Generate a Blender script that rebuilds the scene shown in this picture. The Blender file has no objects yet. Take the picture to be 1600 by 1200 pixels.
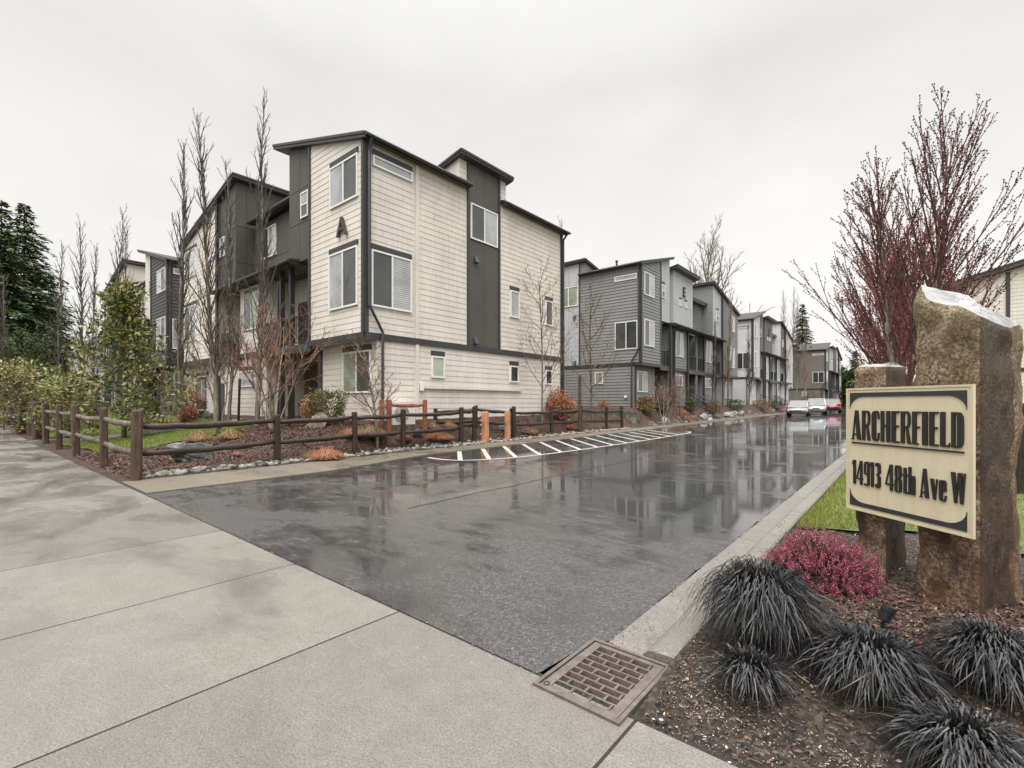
import bpy, bmesh, math, random
from mathutils import Vector, Matrix, noise as mnoise
R = math.radians
sc = bpy.context.scene
COL = sc.collection
rnd = random.Random(7)

# ------------------------------------------------------------------ survey helpers (camera constants of the photograph)
F, CX, CY, EYE = 744.0, 800.0, 630.0, 1.5
YAW = R(40.03)
CC, SS = math.cos(YAW), math.sin(YAW)
def ray(px):
    t = (px-CX)/F
    return t*CC-SS, t*SS+CC
def spot(px, D):
    a, b = ray(px)
    return a*D, b*D
def zat(py, D):
    return EYE-(py-CY)/F*D
def on_x(px, X):
    a, b = ray(px); D = X/a
    return b*D, D
def on_y(px, Y):
    a, b = ray(px); D = Y/b
    return a*D, D
def sm(a, b, x):
    t = max(0.0, min(1.0, (x-a)/(b-a)))
    return t*t*(3-2*t)
def road_z(y):
    return 0.006*max(0.0, y-2.2)
def edge_x(y):                      # left edge of the asphalt
    return -9.65-0.8*sm(5.0, 9.2, y)
def yard(x, y):                     # planted ground left of the drive
    base = road_z(y)*0.8+0.035*sm(2.1, 2.6, y)-0.004
    tx = sm(-11.7, -13.6, x); ty = sm(2.6, 9.0, y)
    h = 0.86*tx*ty
    if y > 20.2:                    # dip where the side path leaves the drive, then the raised bed of the grey block
        dip = sm(20.2, 22.3, y)
        low = 0.12*tx
        high = 1.05*tx
        k = 1.0 if y >= 26.75 else 0.0
        h = h*(1-dip)+dip*(high if k else low)
    h += 0.012*max(0.0, -24.0-x)
    return base+h
def verge(x, y):                    # planted ground right of the drive
    d = (x-0.2)**2/1.4+(y-4.4)**2/2.2
    t = sm(-1.02, -0.6, x)
    q = sm(2.08, 2.75, y)
    return road_z(y)-0.006+q*(0.066+t*(0.03+0.07*math.exp(-d)))+0.012*math.sin(x*7)*math.sin(y*5)*t
def gz(x, y):
    if x < -11.5 and y > 2.2: return yard(x, y)
    if x > -1.04 and y > 2.08: return verge(x, y)
    return road_z(y)

# ------------------------------------------------------------------ materials
def nodes(name):
    m = bpy.data.materials.new(name); m.use_nodes = True
    nt = m.node_tree
    return m, nt, nt.nodes['Principled BSDF']
def N(nt, t, **k):
    n = nt.nodes.new(t)
    for a, v in k.items():
        if a in n.inputs.keys(): n.inputs[a].default_value = v
        else: setattr(n, a, v)
    return n
def c4(c): return (c[0], c[1], c[2], 1)
def ramp(nt, src, stops, interp='LINEAR'):
    r = nt.nodes.new('ShaderNodeValToRGB'); r.color_ramp.interpolation = interp
    e = r.color_ramp.elements
    while len(e) < len(stops): e.new(0.5)
    for i, (p, c) in enumerate(stops):
        e[i].position = p; e[i].color = c4(c) if isinstance(c, tuple) else (c, c, c, 1)
    nt.links.new(src, r.inputs[0]); return r
def noise(nt, scale, detail=5, rough=0.6, co=None, dist=0.0):
    n = N(nt, 'ShaderNodeTexNoise'); n.inputs['Scale'].default_value = scale
    n.inputs['Detail'].default_value = detail; n.inputs['Roughness'].default_value = rough
    n.inputs['Distortion'].default_value = dist
    if co is not None: nt.links.new(co, n.inputs['Vector'])
    return n
def coords(nt, scale=(1, 1, 1), kind='Object'):
    t = N(nt, 'ShaderNodeTexCoord'); m = N(nt, 'ShaderNodeMapping')
    m.inputs['Scale'].default_value = scale
    nt.links.new(t.outputs[kind], m.inputs['Vector']); return m.outputs[0]
def bump(nt, bs, src, strength, dist=0.02, prev=None):
    b = N(nt, 'ShaderNodeBump'); b.inputs['Strength'].default_value = strength; b.inputs['Distance'].default_value = dist
    nt.links.new(src, b.inputs['Height'])
    if prev: nt.links.new(prev.outputs[0], b.inputs['Normal'])
    nt.links.new(b.outputs[0], bs.inputs['Normal']); return b
def mixc(nt, fac, a, b, mode='MIX'):
    m = nt.nodes.new('ShaderNodeMix'); m.data_type = 'RGBA'; m.blend_type = mode
    for s, i in ((fac, 0), (a, 6), (b, 7)):
        if hasattr(s, 'links'): nt.links.new(s, m.inputs[i])
        elif i == 0: m.inputs[0].default_value = s
        else: m.inputs[i].default_value = c4(s)
    return m.outputs[2]
def plain(name, col, rough=0.6, var=0.15, scale=3.0, bmp=0.0, bscale=40.0, metal=0.0, stretch=(1, 1, 1), spec=0.5):
    m, nt, bs = nodes(name)
    co = coords(nt, stretch)
    n = noise(nt, scale, 6, 0.65, co)
    lo = tuple(max(0, c*(1-var)) for c in col); hi = tuple(min(1, c*(1+var)) for c in col)
    r = ramp(nt, n.outputs[0], [(0.3, lo), (0.7, hi)])
    nt.links.new(r.outputs[0], bs.inputs['Base Color'])
    bs.inputs['Roughness'].default_value = rough; bs.inputs['Metallic'].default_value = metal
    bs.inputs['Specular IOR Level'].default_value = spec
    if bmp:
        b = noise(nt, bscale, 4, 0.6, co); bump(nt, bs, b.outputs[0], bmp)
    return m
def leafy(name, stops, rough=0.45, trans=0.15):
    m, nt, bs = nodes(name)
    g = N(nt, 'ShaderNodeNewGeometry')
    r = ramp(nt, g.outputs['Random Per Island'], stops)
    nt.links.new(r.outputs[0], bs.inputs['Base Color'])
    bs.inputs['Roughness'].default_value = rough
    if trans:
        t = N(nt, 'ShaderNodeBsdfTranslucent'); nt.links.new(r.outputs[0], t.inputs[0])
        mx = N(nt, 'ShaderNodeMixShader'); mx.inputs[0].default_value = trans
        out = nt.nodes['Material Output']
        nt.links.new(bs.outputs[0], mx.inputs[1]); nt.links.new(t.outputs[0], mx.inputs[2]); nt.links.new(mx.outputs[0], out.inputs[0])
    return m
def weathered_siding(name, col, dirt=0.12):
    m, nt, bs = nodes(name)
    co = coords(nt)
    n1 = noise(nt, 0.7, 6, 0.6, co); n2 = noise(nt, 3.0, 6, 0.7, coords(nt, (3, 3, 0.25)))
    a = ramp(nt, n1.outputs[0], [(0.3, tuple(c*(1-dirt) for c in col)), (0.7, tuple(min(1, c*(1+dirt*0.5)) for c in col))])
    b = ramp(nt, n2.outputs[0], [(0.25, 0.82), (0.6, 1.0)])
    g = N(nt, 'ShaderNodeNewGeometry')
    isl = ramp(nt, g.outputs['Random Per Island'], [(0.0, 0.965), (1.0, 1.0)])
    x = mixc(nt, 1.0, a.outputs[0], b.outputs[0], 'MULTIPLY'); x = mixc(nt, 1.0, x, isl.outputs[0], 'MULTIPLY')
    nt.links.new(x, bs.inputs['Base Color'])
    bs.inputs['Roughness'].default_value = 0.6
    gr = noise(nt, 14, 5, 0.7, coords(nt, (1, 1, 7))); bump(nt, bs, gr.outputs[0], 0.12, 0.01)
    return m
M = {}
M['cream'] = weathered_siding('cream_siding', (0.745, 0.69, 0.62))
M['cream_flat'] = weathered_siding('cream_paint', (0.74, 0.695, 0.63))
M['charcoal_panel'] = weathered_siding('charcoal_panel', (0.088, 0.081, 0.071), 0.2)
M['dark_siding'] = weathered_siding('dark_grey_siding', (0.085, 0.083, 0.076))
M['grey_siding'] = weathered_siding('mid_grey_siding', (0.245, 0.245, 0.243))
M['light_panel'] = weathered_siding('light_grey_panel', (0.48, 0.49, 0.51), 0.06)
M['white_siding'] = weathered_siding('pale_grey_siding', (0.62, 0.62, 0.63), 0.06)
M['mid_panel'] = weathered_siding('mid_grey_panel', (0.14, 0.135, 0.13))
M['brown_siding'] = weathered_siding('brown_grey_shingle', (0.17, 0.15, 0.13))
M['trim'] = plain('dark_trim', (0.042, 0.041, 0.042), 0.45, 0.2)
M['fascia'] = plain('dark_fascia', (0.06, 0.058, 0.056), 0.45, 0.2)
M['roof'] = plain('asphalt_shingle', (0.06, 0.05, 0.046), 0.8, 0.4, 9, 0.5, 30)
M['white'] = plain('white_vinyl', (0.78, 0.78, 0.77), 0.35, 0.04)
M['joint'] = plain('dark_joint', (0.02, 0.02, 0.02), 0.8)
M['brown_entry'] = plain('brown_entry', (0.16, 0.09, 0.06), 0.6, 0.2)
M['concrete_base'] = plain('foundation_concrete', (0.3, 0.29, 0.27), 0.8, 0.2, 4, 0.2)
M['black_metal'] = plain('black_metal', (0.02, 0.02, 0.022), 0.4, 0.2)
M['door'] = plain('charcoal_door', (0.05, 0.05, 0.055), 0.4, 0.15)
def pane(name, col, slat=True, rough=0.06, amp=0.25, vert=False):
    m, nt, bs = nodes(name)
    co = coords(nt)
    w = N(nt, 'ShaderNodeTexWave'); w.bands_direction = 'X' if vert else 'Z'; w.inputs['Scale'].default_value = 3.0 if vert else 4.6
    w.inputs['Distortion'].default_value = 1.5 if vert else 0.0
    nt.links.new(co, w.inputs['Vector'])
    n = noise(nt, .8, 4, 0.6, co)
    a = ramp(nt, w.outputs[1], [(0.2, tuple(c*(1-amp) for c in col)), (0.7, col)])
    b = ramp(nt, n.outputs[0], [(0.38, 0.66), (0.6, 1.0)])  # soft dark patches imitate reflected trees, painted into the pane colour
    nt.links.new(mixc(nt, 1.0, a.outputs[0], b.outputs[0], 'MULTIPLY'), bs.inputs['Base Color'])
    bs.inputs['Roughness'].default_value = rough + 0.0
    bs.inputs['Coat Weight'].default_value = 0.6; bs.inputs['Coat Roughness'].default_value = 0.02
    return m
M['pane_blind'] = pane('glass_over_white_blind', (0.55, 0.55, 0.57), amp=.42)
M['pane_screen'] = pane('insect_screen', (0.085, 0.085, 0.083), rough=0.35, amp=0.35)
M['pane_green'] = pane('glass_over_pale_green_curtain', (0.42, 0.46, 0.36), vert=True, amp=0.3)
M['pane_dark'] = pane('dark_glass', (0.045, 0.05, 0.048), amp=0.2, vert=True)

# wet asphalt: dull aggregate under a film of water (the coat), thicker in the low middle of the drive
def maths(nt, op, a, b=None, clamp=False):
    n = N(nt, 'ShaderNodeMath', operation=op); n.use_clamp = clamp
    for i, v in enumerate((a, b)):
        if v is None: continue
        if hasattr(v, 'links'): nt.links.new(v, n.inputs[i])
        else: n.inputs[i].default_value = v
    return n.outputs[0]
def wet_asphalt():
    m, nt, bs = nodes('wet_asphalt')
    co = coords(nt)
    big = noise(nt, 0.42, 5, 0.62, co, 0.7); med = noise(nt, 2.2, 6, 0.72, coords(nt, (.7, 1.7, 1)), 0.5); fine = noise(nt, 26, 4, 0.7, co)
    vor = N(nt, 'ShaderNodeTexVoronoi'); vor.inputs['Scale'].default_value = 88; nt.links.new(co, vor.inputs['Vector'])
    base = ramp(nt, vor.outputs['Color'], [(0.1, (0.022, 0.022, 0.023)), (0.5, (0.053, 0.051, 0.048)), (0.8, (0.085, 0.082, 0.077)), (0.97, (0.16, 0.153, 0.142))])
    base2 = mixc(nt, 1.0, base.outputs[0], ramp(nt, fine.outputs[0], [(.3, .6), (.65, 1.15)]).outputs[0], 'MULTIPLY')
    sx = N(nt, 'ShaderNodeSeparateXYZ'); nt.links.new(co, sx.inputs[0])
    mr = N(nt, 'ShaderNodeMapRange'); mr.inputs[1].default_value = 2.2; mr.inputs[2].default_value = 6.5; mr.inputs[3].default_value = -.14; mr.inputs[4].default_value = .06
    nt.links.new(sx.outputs[1], mr.inputs[0])
    w = maths(nt, 'ADD', maths(nt, 'ADD', big.outputs[0], maths(nt, 'MULTIPLY', med.outputs[0], .85)), mr.outputs[0])
    wet = ramp(nt, w, [(0.78, 0.0), (0.88, 0.45), (0.98, 0.9), (1.1, 1.0)])
    dk = ramp(nt, wet.outputs[0], [(0.0, 1.08), (0.5, 0.55), (1.0, 0.26)])
    nt.links.new(mixc(nt, 1.0, base2, dk.outputs[0], 'MULTIPLY'), bs.inputs['Base Color'])
    bs.inputs['Roughness'].default_value = 0.5
    cw = ramp(nt, wet.outputs[0], [(0.0, 0.4), (0.35, 0.85), (1.0, 1.0)])
    nt.links.new(cw.outputs[0], bs.inputs['Coat Weight']); bs.inputs['Coat IOR'].default_value = 1.45
    cr = ramp(nt, wet.outputs[0], [(0.0, 0.30), (0.35, 0.14), (0.7, 0.05), (1.0, 0.025)]); nt.links.new(cr.outputs[0], bs.inputs['Coat Roughness'])
    bump(nt, bs, vor.outputs['Distance'], 0.4, 0.012)
    b2 = N(nt, 'ShaderNodeBump'); b2.inputs['Distance'].default_value = .006
    st = ramp(nt, wet.outputs[0], [(0.0, 0.5), (0.5, 0.14), (0.9, 0.03)]); nt.links.new(st.outputs[0], b2.inputs['Strength'])
    nt.links.new(fine.outputs[0], b2.inputs['Height']); nt.links.new(b2.outputs[0], bs.inputs['Coat Normal'])
    return m
M['asphalt'] = wet_asphalt()
def wet_concrete(name, col, wet=0.5, far=0.0):
    m, nt, bs = nodes(name)
    co = coords(nt)
    big = noise(nt, 0.8, 6, 0.62, coords(nt, (0.7, 1.3, 1)), 0.4)
    med = noise(nt, 6, 7, 0.75, co); fine = noise(nt, 95, 3, 0.8, co); mid = noise(nt, 28, 4, .7, co)
    broom = noise(nt, 60, 3, .6, coords(nt, (.25, 3.2, 1)))
    sx = N(nt, 'ShaderNodeSeparateXYZ'); nt.links.new(co, sx.inputs[0])
    mr = N(nt, 'ShaderNodeMapRange'); mr.inputs[1].default_value = -3; mr.inputs[2].default_value = -12; mr.inputs[3].default_value = 0; mr.inputs[4].default_value = far
    nt.links.new(sx.outputs[0], mr.inputs[0])
    w = maths(nt, 'ADD', maths(nt, 'ADD', big.outputs[0], maths(nt, 'MULTIPLY', med.outputs[0], .22)), mr.outputs[0])
    wt = ramp(nt, w, [(0.63, 0.0), (0.76, 0.5), (0.92, 1.0)])
    a = ramp(nt, wt.outputs[0], [(0.0, tuple(min(1, c*1.06) for c in col)), (0.5, tuple(c*0.84 for c in col)), (1.0, tuple(c*0.56 for c in col))])
    b = ramp(nt, med.outputs[0], [(0.28, 0.82), (0.62, 1.04)])
    c = ramp(nt, fine.outputs[0], [(0.3, 0.42), (0.5, 1.0), (0.7, 1.5)])
    d = ramp(nt, mid.outputs[0], [(0.3, 0.86), (0.65, 1.05)]); e = ramp(nt, broom.outputs[0], [(0.3, 0.93), (0.65, 1.03)])
    x = a.outputs[0]
    for q in (b, c, d, e): x = mixc(nt, 1.0, x, q.outputs[0], 'MULTIPLY')
    g = N(nt, 'ShaderNodeNewGeometry')
    isl = ramp(nt, g.outputs['Random Per Island'], [(0.0, 0.84), (1.0, 1.07)])
    x = mixc(nt, 1.0, x, isl.outputs[0], 'MULTIPLY')
    spots = N(nt, 'ShaderNodeTexVoronoi'); spots.inputs['Scale'].default_value = 3.1; nt.links.new(coords(nt, (1, 1, 1)), spots.inputs['Vector'])
    sp = ramp(nt, spots.outputs['Distance'], [(0.012, 1.0), (0.03, 0.0)])
    x = mixc(nt, maths(nt, 'MULTIPLY', sp.outputs[0], .55), x, (.05, .045, .04))
    sc_n = noise(nt, 11, 5, .8, coords(nt, (.6, 1.8, 1)), 1.5); sc_m = noise(nt, .9, 2, .5, coords(nt, (1.3, 1, 1)))
    sf = maths(nt, 'MULTIPLY', ramp(nt, sc_n.outputs[0], [(.60, 0.0), (.66, 1.0)]).outputs[0], ramp(nt, sc_m.outputs[0], [(.56, 0.0), (.64, .55)]).outputs[0])
    x = mixc(nt, sf, x, (.42, .40, .37))
    nt.links.new(x, bs.inputs['Base Color'])
    bs.inputs['Roughness'].default_value = .6
    cw = ramp(nt, wt.outputs[0], [(0.0, 0.12), (0.5, 0.7), (1.0, 1.0)]); nt.links.new(cw.outputs[0], bs.inputs['Coat Weight'])
    cr = ramp(nt, wt.outputs[0], [(0.0, 0.35), (0.5, 0.14), (1.0, 0.05)]); nt.links.new(cr.outputs[0], bs.inputs['Coat Roughness'])
    bump(nt, bs, fine.outputs[0], 0.25, 0.006)
    return m
M['concrete'] = wet_concrete('wet_concrete', (0.166, 0.153, 0.133), far=.12)
M['strip_concrete'] = wet_concrete('strip_concrete', (0.155, 0.132, 0.097))
M['kerb'] = wet_concrete('kerb_concrete', (0.172, 0.158, 0.136))
def soil(name, a, b, c):
    m, nt, bs = nodes(name)
    co = coords(nt)
    v = N(nt, 'ShaderNodeTexVoronoi'); v.inputs['Scale'].default_value = 42; nt.links.new(co, v.inputs['Vector'])
    n = noise(nt, 2.5, 6, 0.7, co)
    r = ramp(nt, v.outputs['Color'], [(0.2, a), (0.6, b), (0.97, c)])
    d = ramp(nt, n.outputs[0], [(0.3, 0.55), (0.65, 1.1)])
    nt.links.new(mixc(nt, 1.0, r.outputs[0], d.outputs[0], 'MULTIPLY'), bs.inputs['Base Color'])
    bs.inputs['Roughness'].default_value = 0.75
    f = noise(nt, 30, 6, 0.75, co); bump(nt, bs, f.outputs[0], 0.9, 0.03)
    return m
M['mulch'] = soil('bark_mulch', (0.022, 0.012, 0.008), (0.07, 0.034, 0.022), (0.16, 0.08, 0.05))
M['soil'] = soil('dark_wet_soil', (0.02, 0.014, 0.01), (0.052, 0.036, 0.026), (0.12, 0.085, 0.062))
M['turf'] = plain('turf_soil', (0.10, 0.13, 0.035), 0.8, 0.5, 1.3, 0.5, 30)
M['far_ground'] = plain('far_ground', (0.07, 0.075, 0.04), 0.9, 0.4, 0.3)
M['paint'] = plain('white_road_paint', (0.50, 0.49, 0.47), 0.35, 0.3, 9)
M['seam'] = plain('dark_crack', (0.012, 0.011, 0.01), 0.6)
M['chips'] = leafy('bark_chips', [(0.0, (0.03, 0.015, 0.01)), (0.5, (0.085, 0.04, 0.026)), (0.9, (0.16, 0.08, 0.05)), (1.0, (0.32, 0.2, 0.12))], 0.7, 0)
M['litter'] = leafy('leaf_litter', [(0.0, (0.02, 0.016, 0.013)), (0.6, (0.07, 0.05, 0.035)), (0.93, (0.17, 0.11, 0.07)), (1.0, (0.5, 0.42, 0.33))], 0.6, 0)
M['blades'] = leafy('grass_blades', [(0.0, (0.11, 0.15, 0.02)), (0.6, (0.22, 0.27, 0.045)), (0.85, (0.32, 0.32, 0.08)), (1.0, (0.42, 0.35, 0.15))], 0.5, 0.3)
def wood(name, a, b, c, rough=0.65):
    m, nt, bs = nodes(name)
    co = coords(nt, (14, 14, 1.6)); co2 = coords(nt, (1.6, 1.6, 1.6))
    n = noise(nt, 2.2, 6, 0.7, co, 0.6); n2 = noise(nt, 1.4, 5, 0.6, co2)
    r = ramp(nt, n.outputs[0], [(0.3, a), (0.52, b), (0.72, c)])
    d = ramp(nt, n2.outputs[0], [(0.3, 0.5), (0.6, 1.15)])
    nt.links.new(mixc(nt, 1.0, r.outputs[0], d.outputs[0], 'MULTIPLY'), bs.inputs['Base Color'])
    bs.inputs['Roughness'].default_value = rough
    bump(nt, bs, n.outputs[0], 0.6, 0.015); return m
M['post_wood'] = wood('weathered_post', (0.022, 0.014, 0.01), (0.085, 0.05, 0.033), (0.17, 0.105, 0.07))
def rail_wood():
    m, nt, bs = nodes('weathered_rail')
    n = noise(nt, 9, 7, 0.75, coords(nt, (1, 1, 1)), 0.3); n2 = noise(nt, 1.2, 5, 0.6, coords(nt))
    r = ramp(nt, n.outputs[0], [(0.3, (0.03, 0.022, 0.017)), (0.5, (0.13, 0.10, 0.075)), (0.7, (0.27, 0.225, 0.18))])
    d = ramp(nt, n2.outputs[0], [(0.3, 0.35), (0.6, 1.1)])
    nt.links.new(mixc(nt, 1.0, r.outputs[0], d.outputs[0], 'MULTIPLY'), bs.inputs['Base Color'])
    bs.inputs['Roughness'].default_value = 0.7; bump(nt, bs, n.outputs[0], 0.7, 0.02); return m
M['rail_wood'] = rail_wood()
M['dark_wood'] = wood('dark_wet_wood', (0.012, 0.008, 0.006), (0.035, 0.022, 0.016), (0.07, 0.045, 0.032), 0.45)
M['red_wood'] = wood('red_cedar', (0.16, 0.05, 0.02), (0.27, 0.085, 0.035), (0.36, 0.14, 0.065))
M['orange_wood'] = wood('fresh_orange_cedar', (0.34, 0.15, 0.07), (0.52, 0.25, 0.135), (0.62, 0.35, 0.21))
def bark(name, a, b, c, sc_=6):
    m, nt, bs = nodes(name)
    n = noise(nt, sc_, 6, 0.75, coords(nt, (1, 1, 0.45)), 0.4)
    r = ramp(nt, n.outputs[0], [(0.3, a), (0.5, b), (0.68, c)])
    nt.links.new(r.outputs[0], bs.inputs['Base Color']); bs.inputs['Roughness'].default_value = 0.8
    bump(nt, bs, n.outputs[0], 0.5, 0.02); return m
M['aspen'] = bark('aspen_bark', (0.055, 0.047, 0.034), (0.17, 0.15, 0.11), (0.36, 0.34, 0.28))
M['aspen_twig'] = bark('aspen_twig', (0.04, 0.032, 0.03), (0.08, 0.065, 0.057), (0.14, 0.118, 0.10))
M['tan_twig'] = bark('tan_twig', (0.09, 0.06, 0.04), (0.2, 0.13, 0.08), (0.3, 0.21, 0.13))
M['maple_bark'] = bark('maple_bark', (0.09, 0.075, 0.055), (0.24, 0.21, 0.16), (0.42, 0.39, 0.32), 10)
M['orange_twig'] = leafy('orange_twigs', [(0, (0.14, 0.065, 0.04)), (0.6, (0.22, 0.11, 0.07)), (1, (0.36, 0.21, 0.14))], 0.7, 0)
M['red_twig'] = leafy('dark_red_twigs', [(0, (0.045, 0.022, 0.022)), (0.6, (0.085, 0.04, 0.038)), (1, (0.16, 0.085, 0.07))], 0.6, 0)
M['red_bud'] = leafy('red_buds', [(0, (0.055, 0.008, 0.011)), (0.6, (0.15, 0.015, 0.02)), (1, (0.30, 0.045, 0.04))], 0.6, 0.1)
M['pink_twig'] = leafy('pink_brown_twigs', [(0, (0.09, 0.035, 0.035)), (0.6, (0.17, 0.062, 0.06)), (1, (0.28, 0.13, 0.11))], 0.6, 0)
M['pink_bud'] = leafy('pink_red_buds', [(0, (0.16, 0.022, 0.028)), (0.6, (0.33, 0.055, 0.06)), (1, (0.46, 0.12, 0.11))], 0.6, 0.2)
M['tan_bud'] = leafy('tan_buds', [(0, (0.07, 0.05, 0.035)), (1, (0.25, 0.18, 0.11))], 0.7, 0)
M['rust_bud'] = leafy('rust_buds', [(0, (0.16, 0.05, 0.025)), (1, (0.36, 0.15, 0.08))], 0.7, 0)
M['magnolia'] = leafy('magnolia_leaves', [(0, (0.04, 0.06, 0.014)), (0.35, (0.11, 0.14, 0.03)), (0.7, (0.25, 0.27, 0.075)), (0.88, (0.38, 0.35, 0.14)), (1, (0.26, 0.11, 0.045))], 0.3, 0.15)
M['photinia'] = leafy('yellow_shrub_leaves', [(0, (0.06, 0.075, 0.02)), (0.4, (0.15, 0.16, 0.042)), (0.78, (0.38, 0.34, 0.12)), (1, (0.52, 0.37, 0.18))], 0.4, 0.2)
M['boxwood'] = leafy('clipped_shrub_leaves', [(0, (0.03, 0.05, 0.012)), (0.5, (0.075, 0.105, 0.025)), (0.85, (0.16, 0.16, 0.045)), (1, (0.3, 0.17, 0.06))], 0.45, 0.15)
M['dark_shrub'] = leafy('dark_shrub_leaves', [(0, (0.015, 0.03, 0.01)), (0.6, (0.045, 0.07, 0.02)), (1, (0.1, 0.13, 0.04))], 0.45, 0.15)
M['nandina'] = leafy('red_orange_leaves', [(0, (0.22, 0.06, 0.03)), (0.4, (0.46, 0.15, 0.08)), (0.75, (0.62, 0.32, 0.2)), (1, (0.3, 0.26, 0.09))], 0.45, 0.2)
M['nandina_mix'] = leafy('red_green_leaves', [(0, (0.04, 0.07, 0.02)), (0.5, (0.13, 0.15, 0.04)), (0.7, (0.35, 0.12, 0.05)), (1, (0.55, 0.2, 0.1))], 0.45, 0.2)
M['conifer'] = leafy('conifer_needles', [(0, (0.02, 0.04, 0.014)), (0.6, (0.06, 0.10, 0.032)), (1, (0.13, 0.17, 0.055))], 0.6, 0.05)
M['cedar_hedge'] = leafy('arborvitae', [(0, (0.02, 0.04, 0.012)), (0.6, (0.06, 0.085, 0.022)), (1, (0.12, 0.14, 0.04))], 0.6, 0.1)
M['dry_grass'] = leafy('dry_grass', [(0, (0.18, 0.10, 0.045)), (0.6, (0.36, 0.23, 0.11)), (1, (0.5, 0.36, 0.2))], 0.6, 0.2)
M['rust_grass'] = leafy('rust_heath', [(0, (0.26, 0.085, 0.04)), (0.6, (0.42, 0.18, 0.09)), (1, (0.56, 0.34, 0.22))], 0.6, 0.2)
M['heather'] = leafy('heather_flowers', [(0, (0.24, 0.02, 0.07)), (0.45, (0.50, 0.065, 0.19)), (0.8, (0.66, 0.2, 0.33)), (1, (0.70, 0.36, 0.32))], 0.5, 0.2)
M['heather_stem'] = leafy('heather_stems', [(0, (0.04, 0.03, 0.02)), (1, (0.13, 0.11, 0.05))], 0.6, 0)
M['mondo'] = leafy('black_mondo', [(0, (0.006, 0.006, 0.007)), (0.6, (0.014, 0.014, 0.015)), (0.95, (0.03, 0.03, 0.03)), (1, (0.12, 0.09, 0.06))], 0.42, 0)
def rock(name, a, b, c, s=3.0):
    m, nt, bs = nodes(name)
    n = noise(nt, s, 8, 0.7, coords(nt), 0.5)
    r = ramp(nt, n.outputs[0], [(0.3, a), (0.52, b), (0.72, c)])
    nt.links.new(r.outputs[0], bs.inputs['Base Color']); bs.inputs['Roughness'].default_value = 0.5
    bump(nt, bs, n.outputs[0], 0.7, 0.05); return m
M['boulder'] = rock('green_grey_boulder', (0.035, 0.04, 0.037), (0.10, 0.108, 0.10), (0.27, 0.27, 0.25))
M['boulder_pale'] = rock('pale_boulder', (0.14, 0.13, 0.12), (0.32, 0.31, 0.29), (0.58, 0.56, 0.52))
M['boulder_brown'] = rock('brown_boulder', (0.07, 0.05, 0.035), (0.2, 0.15, 0.11), (0.36, 0.31, 0.24))
M['cobble_a'] = rock('pale_cobble', (0.2, 0.2, 0.18), (0.36, 0.35, 0.32), (0.55, 0.53, 0.48), 8)
M['cobble_b'] = rock('grey_cobble', (0.09, 0.095, 0.095), (0.19, 0.19, 0.18), (0.33, 0.32, 0.3), 8)
M['cobble_c'] = rock('dark_cobble', (0.035, 0.035, 0.035), (0.085, 0.08, 0.075), (0.2, 0.18, 0.15), 8)
M['cobble_d'] = rock('tan_cobble', (0.2, 0.15, 0.09), (0.36, 0.3, 0.21), (0.5, 0.45, 0.36), 8)

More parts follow.
